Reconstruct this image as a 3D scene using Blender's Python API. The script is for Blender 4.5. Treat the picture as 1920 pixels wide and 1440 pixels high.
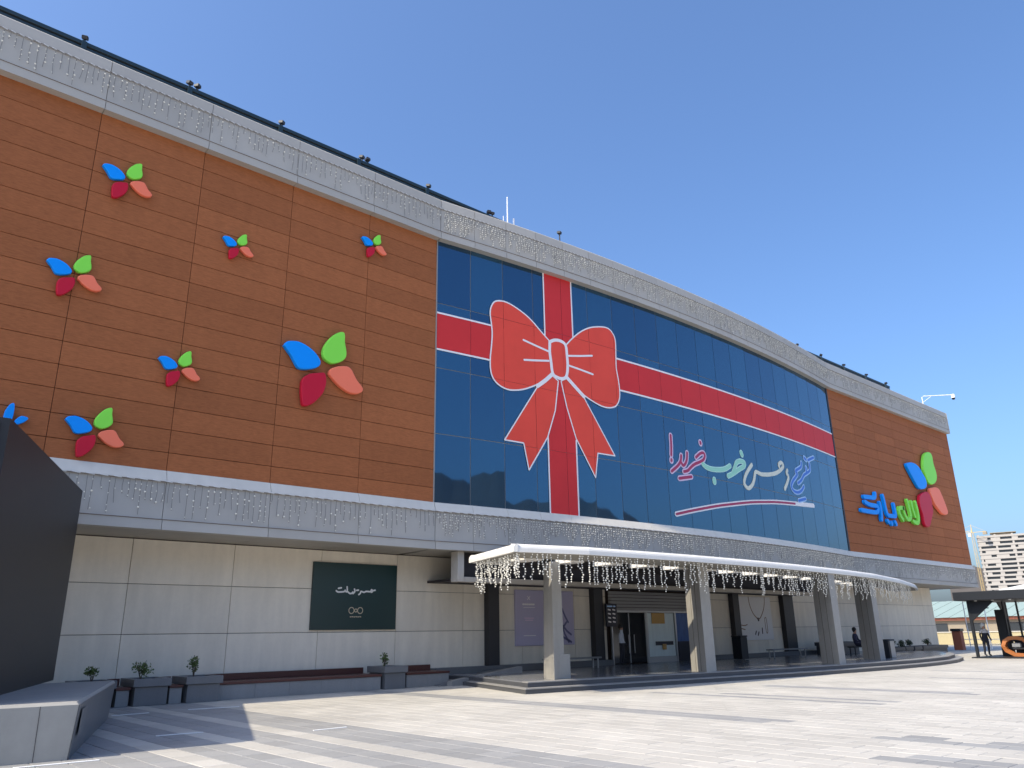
import bpy, bmesh, math, random
from mathutils import Vector, Matrix
random.seed(7)
S = bpy.context.scene
C = S.collection
for o in list(bpy.data.objects): bpy.data.objects.remove(o)

# ---------------------------------------------------------------- camera
H = 1.6
FPX, PIT, ROLL, AZ = 1455.0, math.radians(17.95), math.radians(-0.97), math.radians(48.4)
fw0 = Vector((math.cos(AZ), math.sin(AZ), 0)); rt0 = Vector((math.sin(AZ), -math.cos(AZ), 0)); up0 = Vector((0, 0, 1))
FW = fw0*math.cos(PIT) + up0*math.sin(PIT); UP = up0*math.cos(PIT) - fw0*math.sin(PIT)
RT2 = rt0*math.cos(ROLL) + UP*math.sin(ROLL); UP2 = UP*math.cos(ROLL) - rt0*math.sin(ROLL)
cam = bpy.data.cameras.new('camera'); cam.sensor_width = 36; cam.lens = FPX/1920*36; cam.clip_end = 6000; cam.clip_start = .1
co = bpy.data.objects.new('camera', cam); C.objects.link(co)
M = Matrix((RT2, UP2, -FW)).transposed().to_4x4(); M.translation = Vector((0, 0, H)); co.matrix_world = M
S.camera = co
def project(p):
    q = Vector(p) - Vector((0, 0, H)); f = q.dot(FW)
    if f <= .1: return None
    return 960 + FPX*q.dot(RT2)/f, 720 - FPX*q.dot(UP2)/f

# ---------------------------------------------------------------- light
SUN_EL = math.radians(49)
LDIR = Vector((math.cos(SUN_EL), -0.032, -math.sin(SUN_EL))).normalized()      # direction in which the light travels
w = bpy.data.worlds.new('World'); S.world = w; w.use_nodes = True
nt = w.node_tree; nt.nodes.clear()
sky = nt.nodes.new('ShaderNodeTexSky'); sky.sky_type = 'NISHITA'; sky.sun_disc = False
sky.sun_elevation = SUN_EL; sky.sun_rotation = math.radians(-90)
sky.altitude = 0; sky.air_density = 1.1; sky.dust_density = 3.5; sky.ozone_density = 10.0
bg = nt.nodes.new('ShaderNodeBackground'); bg.inputs[1].default_value = 0.13
out = nt.nodes.new('ShaderNodeOutputWorld')
nt.links.new(sky.outputs[0], bg.inputs[0]); nt.links.new(bg.outputs[0], out.inputs[0])
sl = bpy.data.lights.new('sun', 'SUN'); sl.energy = 2.75; sl.angle = math.radians(.55); sl.color = (1, .89, .70)
so = bpy.data.objects.new('sun', sl); C.objects.link(so); so.rotation_euler = LDIR.to_track_quat('-Z', 'Y').to_euler()
S.view_settings.view_transform = 'Standard'; S.view_settings.look = 'None'; S.view_settings.gamma = 1
S.view_settings.exposure = 1.02; S.view_settings.use_curve_mapping = False
S.render.engine = 'CYCLES'

# ---------------------------------------------------------------- materials
MAT = {}
def mat(name, col, rough=.7, var=0., vscale=3., bump=0., bscale=40., metal=0., ior=1.5, objvar=0., stretch=None, stain=0., spec=None, emit=None):
    if name in MAT: return MAT[name]
    m = bpy.data.materials.new(name); m.use_nodes = True; n = m.node_tree; b = n.nodes['Principled BSDF']
    b.inputs['Roughness'].default_value = rough; b.inputs['Metallic'].default_value = metal; b.inputs['IOR'].default_value = ior
    b.inputs['Base Color'].default_value = (*col, 1)
    if spec is not None: b.inputs['Specular IOR Level'].default_value = spec
    tc = n.nodes.new('ShaderNodeTexCoord'); geo = n.nodes.new('ShaderNodeNewGeometry')
    src = geo.outputs['Position']
    if stretch:
        mp = n.nodes.new('ShaderNodeMapping'); mp.inputs['Scale'].default_value = stretch; n.links.new(src, mp.inputs[0]); src = mp.outputs[0]
    cur = None
    def mul(fac_out, amt, cur, lo=0.0):
        mr = n.nodes.new('ShaderNodeMapRange'); mr.inputs[1].default_value = lo; mr.inputs[2].default_value = 1
        mr.inputs[3].default_value = 1-amt; mr.inputs[4].default_value = 1+amt*(.6 if lo == 0 else 0)
        n.links.new(fac_out, mr.inputs[0])
        mx = n.nodes.new('ShaderNodeVectorMath'); mx.operation = 'SCALE'
        if cur is None: mx.inputs[0].default_value = col
        else: n.links.new(cur, mx.inputs[0])
        n.links.new(mr.outputs[0], mx.inputs['Scale']); return mx.outputs[0]
    if var:
        t = n.nodes.new('ShaderNodeTexNoise'); t.inputs['Scale'].default_value = vscale; t.inputs['Detail'].default_value = 6; t.inputs['Roughness'].default_value = .65
        n.links.new(src, t.inputs['Vector']); cur = mul(t.outputs[0], var, cur)
    if stain:
        t = n.nodes.new('ShaderNodeTexNoise'); t.inputs['Scale'].default_value = 1.3; t.inputs['Detail'].default_value = 8
        mp = n.nodes.new('ShaderNodeMapping'); mp.inputs['Scale'].default_value = (2.2, 2.2, .35); n.links.new(geo.outputs['Position'], mp.inputs[0]); n.links.new(mp.outputs[0], t.inputs['Vector'])
        cur = mul(t.outputs[0], stain, cur)
    if objvar:
        oi = n.nodes.new('ShaderNodeObjectInfo'); cur = mul(oi.outputs['Random'], objvar, cur)
    if cur is not None: n.links.new(cur, b.inputs['Base Color'])
    if bump:
        t = n.nodes.new('ShaderNodeTexNoise'); t.inputs['Scale'].default_value = bscale; t.inputs['Detail'].default_value = 5; n.links.new(src, t.inputs['Vector'])
        bp = n.nodes.new('ShaderNodeBump'); bp.inputs['Strength'].default_value = bump; bp.inputs['Distance'].default_value = .02
        n.links.new(t.outputs[0], bp.inputs['Height']); n.links.new(bp.outputs[0], b.inputs['Normal'])
    if emit: b.inputs['Emission Color'].default_value = (*col, 1); b.inputs['Emission Strength'].default_value = emit
    MAT[name] = m; return m

def tone_mat(name, col, rough=.6):        # pavers joined into one part: tone of each stone from a face attribute
    m = bpy.data.materials.new(name); m.use_nodes = True; n = m.node_tree; b = n.nodes['Principled BSDF']; b.inputs['Roughness'].default_value = rough
    at = n.nodes.new('ShaderNodeAttribute'); at.attribute_name = 'tone'
    oi = n.nodes.new('ShaderNodeAttribute'); oi.attribute_name = 'tone_object'; oi.attribute_type = 'OBJECT'
    ad = n.nodes.new('ShaderNodeMath'); ad.operation = 'ADD'; n.links.new(at.outputs['Fac'], ad.inputs[0]); n.links.new(oi.outputs['Fac'], ad.inputs[1])
    geo = n.nodes.new('ShaderNodeNewGeometry')
    t = n.nodes.new('ShaderNodeTexNoise'); t.inputs['Scale'].default_value = 14; t.inputs['Detail'].default_value = 7; t.inputs['Roughness'].default_value = .7; n.links.new(geo.outputs['Position'], t.inputs['Vector'])
    t2 = n.nodes.new('ShaderNodeTexNoise'); t2.inputs['Scale'].default_value = .35; t2.inputs['Detail'].default_value = 4; n.links.new(geo.outputs['Position'], t2.inputs['Vector'])
    m1 = n.nodes.new('ShaderNodeMapRange'); m1.inputs[3].default_value = .82; m1.inputs[4].default_value = 1.16; n.links.new(t.outputs[0], m1.inputs[0])
    m2 = n.nodes.new('ShaderNodeMapRange'); m2.inputs[1].default_value = .3; m2.inputs[2].default_value = .7; m2.inputs[3].default_value = .88; m2.inputs[4].default_value = 1.08; n.links.new(t2.outputs[0], m2.inputs[0])
    a = n.nodes.new('ShaderNodeMath'); a.operation = 'MULTIPLY'; n.links.new(m1.outputs[0], a.inputs[0]); n.links.new(m2.outputs[0], a.inputs[1])
    c = n.nodes.new('ShaderNodeMath'); c.operation = 'MULTIPLY'; n.links.new(a.outputs[0], c.inputs[0]); n.links.new(ad.outputs[0], c.inputs[1])
    v = n.nodes.new('ShaderNodeVectorMath'); v.operation = 'SCALE'; v.inputs[0].default_value = col; n.links.new(c.outputs[0], v.inputs['Scale'])
    n.links.new(v.outputs[0], b.inputs['Base Color'])
    bp = n.nodes.new('ShaderNodeBump'); bp.inputs['Strength'].default_value = .25; bp.inputs['Distance'].default_value = .01; n.links.new(t.outputs[0], bp.inputs['Height']); n.links.new(bp.outputs[0], b.inputs['Normal'])
    MAT[name] = m; return m

mat('brown', (.41, .140, .053), .65, var=.48, vscale=6, bump=.10, bscale=60, objvar=.10, stretch=(1, 1, 5), stain=.10, spec=.15)
mat('fascia', (.47, .445, .40), .55, var=.05, vscale=2.5, objvar=.06, stain=.05, spec=.3)
mat('cap', (.66, .62, .54), .5, var=.08, vscale=3, stain=.12, spec=.3)
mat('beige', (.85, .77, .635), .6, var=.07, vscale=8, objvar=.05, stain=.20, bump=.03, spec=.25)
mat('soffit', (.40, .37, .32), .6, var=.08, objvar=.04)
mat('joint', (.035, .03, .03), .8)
mat('core', (.07, .045, .035), .9)
mat('mullion', (.30, .29, .27), .5)
mat('darktrim', (.03, .03, .035), .5)
mat('white', (.80, .80, .78), .45, var=.06, vscale=5)
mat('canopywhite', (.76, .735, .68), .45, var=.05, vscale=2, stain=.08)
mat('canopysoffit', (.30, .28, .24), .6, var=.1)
mat('concrete', (.36, .345, .31), .75, var=.14, vscale=4, bump=.12, bscale=30, stain=.16)
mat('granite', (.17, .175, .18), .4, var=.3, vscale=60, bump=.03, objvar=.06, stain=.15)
mat('granitelight', (.29, .285, .275), .5, var=.25, vscale=50, objvar=.06, stain=.2)
mat('floor', (.20, .205, .215), .22, var=.25, vscale=40, objvar=.12)
mat('wood', (.10, .032, .024), .5, var=.25, vscale=12, stretch=(1, 8, 8), objvar=.12)
mat('steel', (.011, .014, .019), .5, var=.2)
mat('teal', (.012, .032, .045), .45, var=.15)
mat('blackpylon', (.016, .016, .0175), .5, var=.12, vscale=2, stain=.1)
mat('bluepetal', (.0, .31, .98), .4, spec=.25, var=.05, vscale=1.5); mat('greenpetal', (.27, .84, .085), .4, spec=.25, var=.05, vscale=1.5); mat('redpetal', (.58, .010, .036), .4, spec=.25, var=.05, vscale=1.5); mat('orangepetal', (.98, .22, .12), .4, spec=.25, var=.05, vscale=1.5); mat('granitedark', (.075, .078, .085), .45, var=.3, vscale=50, stain=.15); mat('portal', (.50, .455, .385), .6, var=.08, stain=.1)
mat('ribbon', (.66, .040, .042), .5, var=.12, vscale=.8, spec=.2); mat('bowred', (.84, .085, .055), .5, var=.14, vscale=.8, spec=.2)
mat('film', (.86, .83, .82), .5)
mat('s_red', (.40, .03, .10), .5); mat('s_green', (.33, .68, .52), .5); mat('s_cream', (.70, .72, .60), .5); mat('s_blue', (.04, .17, .62), .5)
mat('s_palegreen', (.55, .85, .72), .5); mat('s_pink', (.72, .55, .70), .5); mat('s_paleblue', (.40, .60, .86), .5)
mat('bulb', (.70, .68, .61), .3, emit=.11); mat('wire', (.22, .215, .20), .6); mat('garland', (.75, .73, .68), .5); mat('garlanddark', (.16, .12, .10), .6)
mat('leaf', (.10, .15, .035), .6, var=.4, vscale=9); mat('leafdark', (.03, .055, .018), .6, var=.4, vscale=5); mat('bark', (.10, .07, .05), .8)
mat('soil', (.05, .04, .03), .9)
mat('billboard', (.006, .035, .036), .35); mat('purple', (.50, .46, .62), .5, var=.08, vscale=1); mat('purpledark', (.13, .13, .27), .5); mat('paper', (.78, .77, .76), .5, var=.05); mat('ink', (.05, .045, .05), .6); mat('inkgold', (.28, .17, .10), .6); mat('gold', (.55, .47, .33), .5)
mat('shutter', (.46, .45, .44), .45); mat('doorglass', (.010, .013, .018), .06, ior=1.5); mat('alu', (.45, .46, .46), .35, metal=.6)
mat('display', (.72, .82, .80), .5, var=.2, vscale=3, stretch=(3, 3, .4)); mat('displayblue', (.06, .14, .38), .5, var=.6, vscale=2.4, stretch=(2, 2, .6)); mat('card', (.55, .33, .10), .6); mat('boarddark', (.012, .014, .03), .4)
mat('orange', (.42, .14, .035), .6); mat('yellowwall', (.50, .43, .26), .8, var=.1); mat('rust', (.36, .12, .07), .7); mat('greenroof', (.28, .36, .32), .6, var=.12, vscale=.2); mat('hallwall', (.30, .25, .18), .8); mat('windowdark', (.04, .045, .05), .2)
mat('towerwhite', (.40, .37, .335), .8, var=.1, vscale=.3); mat('crane', (.60, .42, .16), .6); mat('hill', (.10, .085, .07), .95, var=.4, vscale=.01); mat('asphalt', (.42, .405, .365), .85, var=.15, vscale=.5); mat('tent', (.82, .82, .82), .6)
mat('skin', (.45, .25, .17), .6); mat('hair', (.02, .015, .012), .6); mat('antenna', (.8, .8, .8), .4)
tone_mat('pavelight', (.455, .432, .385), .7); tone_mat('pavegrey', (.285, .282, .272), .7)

def glass_mat():
    m = bpy.data.materials.new('glass'); m.use_nodes = True; n = m.node_tree; b = n.nodes['Principled BSDF']
    b.inputs['Roughness'].default_value = .025; b.inputs['IOR'].default_value = 2.45
    b.inputs['Specular Tint'].default_value = (.42, .74, 1, 1)
    oi = n.nodes.new('ShaderNodeObjectInfo'); r = n.nodes.new('ShaderNodeValToRGB'); n.links.new(oi.outputs['Random'], r.inputs[0])
    r.color_ramp.elements[0].color = (.001, .012, .040, 1); r.color_ramp.elements[1].color = (.007, .040, .082, 1)
    n.links.new(r.outputs[0], b.inputs['Base Color'])
    geo = n.nodes.new('ShaderNodeNewGeometry'); t = n.nodes.new('ShaderNodeTexNoise'); t.inputs['Scale'].default_value = .55; t.inputs['Detail'].default_value = 1
    n.links.new(geo.outputs['Position'], t.inputs['Vector'])
    bp = n.nodes.new('ShaderNodeBump'); bp.inputs['Strength'].default_value = .25; bp.inputs['Distance'].default_value = .03
    n.links.new(t.outputs[0], bp.inputs['Height'])
    wn = n.nodes.new('ShaderNodeTexWhiteNoise'); wn.noise_dimensions = '1D'; n.links.new(oi.outputs['Random'], wn.inputs['W'])
    v1 = n.nodes.new('ShaderNodeVectorMath'); v1.operation = 'SUBTRACT'; v1.inputs[1].default_value = (.5, .5, .5); n.links.new(wn.outputs['Color'], v1.inputs[0])
    v2 = n.nodes.new('ShaderNodeVectorMath'); v2.operation = 'SCALE'; v2.inputs['Scale'].default_value = .022; n.links.new(v1.outputs[0], v2.inputs[0])
    v3 = n.nodes.new('ShaderNodeVectorMath'); v3.operation = 'ADD'; n.links.new(bp.outputs[0], v3.inputs[0]); n.links.new(v2.outputs[0], v3.inputs[1])
    v4 = n.nodes.new('ShaderNodeVectorMath'); v4.operation = 'NORMALIZE'; n.links.new(v3.outputs[0], v4.inputs[0]); n.links.new(v4.outputs[0], b.inputs['Normal'])
    MAT['glass'] = m
glass_mat()

# ---------------------------------------------------------------- helpers
def link(name, me, parent=None, loc=(0, 0, 0), rz=0.):
    o = bpy.data.objects.new(name, me); C.objects.link(o); o.location = loc; o.rotation_euler = (0, 0, rz)
    if parent is not None: o.parent = parent
    return o
def mesh(name, V, F, m, smooth=False):
    me = bpy.data.meshes.new(name); me.from_pydata([tuple(v) for v in V], [], F); me.update()
    for k in (m if isinstance(m, (list, tuple)) else [m]): me.materials.append(MAT[k])
    bm = bmesh.new(); bm.from_mesh(me); bmesh.ops.recalc_face_normals(bm, faces=bm.faces); bm.to_mesh(me); bm.free()
    if smooth: me.polygons.foreach_set('use_smooth', [True]*len(me.polygons))
    return me
def tag(o, label, cat, group=None, kind=None):
    o['label'] = label; o['category'] = cat
    if group: o['group'] = group
    if kind: o['kind'] = kind
    return o
def struct(o): o['kind'] = 'structure'; return o
def empty(name, loc=(0, 0, 0), rz=0.):
    return link(name, None, None, loc, rz)
class MB:
    def __init__(s): s.V = []; s.F = []; s.M = []
    def add(s, V, F, mi=0):
        k = len(s.V); s.V += [tuple(v) for v in V]; s.F += [tuple(i+k for i in f) for f in F]; s.M += [mi]*len(F); return s
    def box(s, x0, x1, y0, y1, z0, z1, mi=0, c=0.):
        if c:
            V = []; 
            for z, i in ((z0, c), (z0+c, 0), (z1-c, 0), (z1, c)):
                V += [(x0+i, y0+i, z), (x1-i, y0+i, z), (x1-i, y1-i, z), (x0+i, y1-i, z)]
            F = [(3, 2, 1, 0), (12, 13, 14, 15)]
            for l in range(3):
                for k in range(4): F.append((l*4+k, l*4+(k+1) % 4, l*4+4+(k+1) % 4, l*4+4+k))
            return s.add(V, F, mi)
        V = [(x, y, z) for z in (z0, z1) for x, y in ((x0, y0), (x1, y0), (x1, y1), (x0, y1))]
        return s.add(V, [(3, 2, 1, 0), (4, 5, 6, 7), (0, 1, 5, 4), (1, 2, 6, 5), (2, 3, 7, 6), (3, 0, 4, 7)], mi)
    def prism(s, poly, z0, z1, mi=0):        # plan polygon
        n = len(poly); V = [(x, y, z0) for x, y in poly]+[(x, y, z1) for x, y in poly]
        F = [tuple(reversed(range(n))), tuple(range(n, 2*n))]+[(i, (i+1) % n, n+(i+1) % n, n+i) for i in range(n)]
        return s.add(V, F, mi)
    def tube(s, pts, r, k=6, mi=0, r1=None):
        pts = [Vector(p) for p in pts]; V = []; n = len(pts)
        for i, p in enumerate(pts):
            t = (pts[min(i+1, n-1)]-pts[max(i-1, 0)]).normalized(); a = t.orthogonal().normalized(); b = t.cross(a)
            rr = r if r1 is None else r+(r1-r)*i/(n-1)
            V += [p+(a*math.cos(2*math.pi*j/k)+b*math.sin(2*math.pi*j/k))*rr for j in range(k)]
        F = [tuple(range(k)), tuple(range((n-1)*k, n*k))]
        for i in range(n-1):
            for j in range(k): F.append((i*k+j, i*k+(j+1) % k, (i+1)*k+(j+1) % k, (i+1)*k+j))
        return s.add(V, F, mi)
    def octa(s, p, r, mi=0):
        x, y, z = p
        return s.add([(x-r, y, z), (x+r, y, z), (x, y-r, z), (x, y+r, z), (x, y, z-r), (x, y, z+r)],
                     [(0, 2, 5), (2, 1, 5), (1, 3, 5), (3, 0, 5), (2, 0, 4), (1, 2, 4), (3, 1, 4), (0, 3, 4)], mi)
    def build(s, name, m, parent=None, loc=(0, 0, 0), rz=0., smooth=False):
        me = mesh(name, s.V, s.F, m, smooth)
        if isinstance(m, (list, tuple)): me.polygons.foreach_set('material_index', s.M)
        return link(name, me, parent, loc, rz)
def box(name, m, parent, *a, **k): return MB().box(*a, **k).build(name, m, parent)

# ---------------------------------------------------------------- facade line (plan)
X0, X1, SAG = 15.97, 46.7, 1.0
XL, XR = -11.33, 66.3
def bulge(x):
    if x <= X0 or x >= X1: return 0.
    h = (X1-X0)/2; R = (h*h+SAG*SAG)/(2*SAG); q = x-(X0+X1)/2
    return math.sqrt(R*R-q*q)-(R-SAG)
YB, YC, YLG, YW = 22.32, 22.0, 22.1, 24.5          # brown cladding and glass, cornice, ledge, ground floor wall
GCOLS = [X0+(X1-X0)*i/20 for i in range(21)]
LCOLS = [XL+3.0333*i for i in range(10)]; LCOLS[-1] = X0
RCOLS = [46.86+3.03*i for i in range(7)]+[XR]
_pc = {}
def strip(name, x0, x1, prof, m, parent, Y, gap=.02, key=None, flat=False):
    """one facade piece between x0 and x1: profile (dy, z) drawn out along the facade"""
    y0, y1 = (Y, Y) if flat else (Y-bulge(x0), Y-bulge(x1)); L = math.hypot(x1-x0, y1-y0)
    k = (round(L, 3), key or tuple(prof), m, gap)
    if k not in _pc:
        n = len(prof); V = [(gap/2, a, b) for a, b in prof]+[(L-gap/2, a, b) for a, b in prof]
        F = [tuple(range(n)), tuple(range(2*n-1, n-1, -1))]+[(i, (i+1) % n, n+(i+1) % n, n+i) for i in range(n)]
        _pc[k] = mesh(name, V, F, m)
    return link(name, _pc[k], parent, (x0, y0, 0), math.atan2(y1-y0, x1-x0))
def rect(z0, z1, t=.05, c=.008): return [(0, z0), (-t+c, z0), (-t, z0+c), (-t, z1-c), (-t+c, z1), (0, z1)]

def smooth_line(P, k=4):
    if len(P) < 3: return [tuple(Vector(P[0]).lerp(Vector(P[-1]), i/4)) for i in range(5)]
    Q = [P[0]]+list(P)+[P[-1]]; R = []
    for i in range(1, len(Q)-2):
        p0, p1, p2, p3 = [Vector(q) for q in Q[i-1:i+3]]
        for j in range(k):
            t = j/k; R.append(tuple(.5*((2*p1)+(p2-p0)*t+(2*p0-5*p1+4*p2-p3)*t*t+(3*p1-p0-3*p2+p3)*t**3)))
    R.append(tuple(P[-1])); return R
def ribbon_outline(P, wd, closed=False, k=4):
    L = smooth_line(P+[P[0]] if closed else P, k); n = len(L); a, b = [], []
    for i, p in enumerate(L):
        q0, q1 = Vector(L[max(i-1, 0)]), Vector(L[min(i+1, n-1)])
        if closed and i in (0, n-1): q0, q1 = Vector(L[-2]), Vector(L[1])
        t = (q1-q0); t = t.normalized() if t.length > 1e-6 else Vector((1, 0)); nn = Vector((-t.y, t.x))*wd/2
        a.append(Vector(p)+nn); b.append(Vector(p)-nn)
    caps = []
    if not closed:
        for e, q in ((0, -1), (n-1, 1)):
            c = Vector(L[e]); d = (a[e]-c); ang0 = math.atan2(d.y, d.x)
            caps.append([c+Vector((math.cos(ang0-q*math.pi*j/6), math.sin(ang0-q*math.pi*j/6)))*wd/2 for j in range(7)])
    return a, b, caps
def stroke(mb, P, wd, Yf, off, depth=0., closed=False, k=4):
    """ribbon in the facade plane (x, z); Yf(x) gives the surface, off how far in front, depth a real thickness"""
    a, b, caps = ribbon_outline(P, wd, closed, k); n = len(a)
    def v(p, d): return (p.x, Yf(p.x)-off-d, p.y)
    polys = [[a[i], b[i], b[i+1], a[i+1]] for i in range(n-1)]+caps
    for pl in polys:
        q = len(pl)
        if depth:
            mb.add([v(p, depth) for p in pl], [tuple(range(q))])
        else: mb.add([v(p, 0) for p in pl], [tuple(range(q))])
    if depth:
        rim = a+(caps[1] if caps else [])+b[::-1]+(caps[0][::-1] if caps else [])
        q = len(rim); mb.add([v(p, 0) for p in rim]+[v(p, depth) for p in rim], [(i, (i+1) % q, q+(i+1) % q, q+i) for i in range(q)])
def solid_shape(name, P, Y, depth, m, parent, k=3, bev=.03):
    """raised shape: outline (x, z) with front face at Y-depth and a rounded front edge"""
    L = smooth_line(P+[P[0]], k)[:-1]; n = len(L)
    cx = sum(p[0] for p in L)/n; cz = sum(p[1] for p in L)/n
    def ins(p, d):
        r = math.hypot(p[0]-cx, p[1]-cz); f = max(0, 1-d/r) if r else 1; return cx+(p[0]-cx)*f, cz+(p[1]-cz)*f
    V = []
    for d, y in ((0, Y), (0, Y-depth+bev), (bev*.35, Y-depth+bev*.3), (bev, Y-depth)): V += [(*(ins(p, d)[:1]), y, ins(p, d)[1]) for p in L]
    F = [tuple(range(3*n, 4*n))]
    for l in range(3): F += [(l*n+i, l*n+(i+1) % n, (l+1)*n+(i+1) % n, (l+1)*n+i) for i in range(n)]
    return link(name, mesh(name, V, F, m), parent)
def filled(name, P, off, m, parent, cols, Yf, k=3, sharp=False):
    """flat film cut along the glass columns so that it follows the facets"""
    L = P if sharp else smooth_line(P+[P[0]], k)[:-1]
    bm = bmesh.new(); vs = [bm.verts.new((p[0], 0, p[1])) for p in L]; bm.faces.new(vs)
    for x in cols:
        for q in (-.006, .006): bmesh.ops.bisect_plane(bm, geom=bm.verts[:]+bm.edges[:]+bm.faces[:], plane_co=(x+q, 0, 0), plane_no=(1, 0, 0))
    for z in (8.62, 11.15, 13.77):
        for q in (-.005, .005): bmesh.ops.bisect_plane(bm, geom=bm.verts[:]+bm.edges[:]+bm.faces[:], plane_co=(0, 0, z+q), plane_no=(0, 0, 1))
    bmesh.ops.triangulate(bm, faces=bm.faces[:])
    seam = [f for f in bm.faces if any(abs(f.calc_center_median().x-x) < .0059 for x in cols) or any(abs(f.calc_center_median().z-z) < .0049 for z in (8.62, 11.15, 13.77))]
    bmesh.ops.delete(bm, geom=seam, context='FACES')
    for v in bm.verts: v.co.y = Yf(v.co.x)-off
    bmesh.ops.recalc_face_normals(bm, faces=bm.faces)
    for f in bm.faces:
        if f.normal.y > 0: f.normal_flip()
    me = bpy.data.meshes.new(name); bm.to_mesh(me); bm.free(); me.materials.append(MAT[m]); return link(name, me, parent)
# ---------------------------------------------------------------- outlines of the signs and films (metres on the facade)
PETALS = {'blue':[(-1.42,0.46),(-1.33,0.61),(-1.15,0.68),(-0.92,0.71),(-0.66,0.65),(-0.41,0.53),(-0.23,0.38),(-0.11,0.2),(-0.14,0.05),(-0.28,-0.06),(-0.51,-0.15),(-0.71,-0.2),(-0.88,-0.18),(-1.0,-0.04),(-1.13,0.15),(-1.27,0.3)],'green':[(0.57,1.42),(0.68,1.43),(0.73,1.32),(0.74,1.09),(0.81,0.81),(0.82,0.6),(0.72,0.43),(0.53,0.3),(0.31,0.22),(0.14,0.26),(0.01,0.34),(-0.05,0.49),(-0.04,0.68),(0.05,0.89),(0.18,1.09),(0.37,1.3)],'red':[(-0.22,-0.22),(0.02,-0.15),(0.11,-0.24),(0.14,-0.46),(0.11,-0.67),(0.04,-0.87),(-0.11,-1.08),(-0.29,-1.27),(-0.49,-1.39),(-0.63,-1.38),(-0.68,-1.23),(-0.72,-0.97),(-0.73,-0.71),(-0.71,-0.55),(-0.61,-0.4),(-0.43,-0.28)],'orange':[(0.32,0.07),(0.54,0.18),(0.86,0.25),(1.02,0.19),(1.13,0.05),(1.27,-0.16),(1.46,-0.34),(1.52,-0.44),(1.47,-0.55),(1.27,-0.65),(1.01,-0.66),(0.76,-0.57),(0.52,-0.43),(0.34,-0.28),(0.23,-0.17),(0.23,-0.04)]}
LOGO_PETALS = {'blue':[(56.79,12.74),(57.55,12.93),(58.35,12.93),(58.98,12.72),(59.34,12.37),(59.71,12.02),(59.81,11.64),(59.56,11.31),(58.91,11.13),(58.3,11.13),(57.91,11.39),(57.55,11.73),(57.13,12.15),(56.83,12.49)],'green':[(60.36,13.88),(60.95,14.14),(61.56,14.18),(61.78,13.94),(61.77,13.44),(61.91,13.0),(62.0,12.61),(61.86,12.18),(61.31,11.81),(60.61,11.67),(60.14,11.81),(59.9,12.22),(59.72,12.64),(59.83,13.14),(60.07,13.57)],'red':[(58.68,10.83),(59.37,11.01),(59.96,10.92),(60.13,10.59),(60.11,10.07),(60.05,9.59),(59.54,9.04),(58.99,8.49),(58.45,8.41),(58.12,8.59),(58.09,9.21),(57.9,9.7),(57.89,10.16),(58.18,10.61)],'orange':[(60.25,11.34),(61.19,11.53),(61.92,11.48),(62.21,11.15),(62.53,10.65),(62.75,10.18),(62.85,9.79),(62.47,9.59),(61.71,9.61),(61.18,9.87),(60.68,10.17),(60.35,10.61),(60.11,11.02)]}
LOGO_BLUE = [[[(49.41,9.64),(50.16,9.68),(50.89,9.73),(51.08,10.02)]],[[(49.42,9.32),(50.08,9.19),(51.12,9.18),(50.98,8.8),(49.84,8.74),(48.79,8.74)]],[[(51.55,9.45),(51.6,8.97),(51.46,8.36)]],[[(52.18,9.98),(52.26,9.61),(52.33,9.07),(52.51,8.74),(53.08,8.73),(53.65,8.78),(53.69,9.16),(53.66,9.55)]],[[(52.32,8.36),(52.47,8.25)],[(52.86,8.28),(52.88,8.17)],[(53.43,8.37),(53.55,8.22)]]]
LOGO_GREEN = [[[(55.18,9.44),(54.45,9.36),(54.39,8.98),(54.75,8.59)]],[[(55.08,9.42),(55.19,9.01),(55.54,8.69),(56.08,8.9),(56.08,9.45),(55.94,10.03)]],[[(56.59,9.99),(56.65,9.54),(56.82,9.02)]],[[(57.3,10.04),(57.41,9.49),(57.4,8.95),(57.07,8.57),(56.42,8.64)]]]
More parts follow.
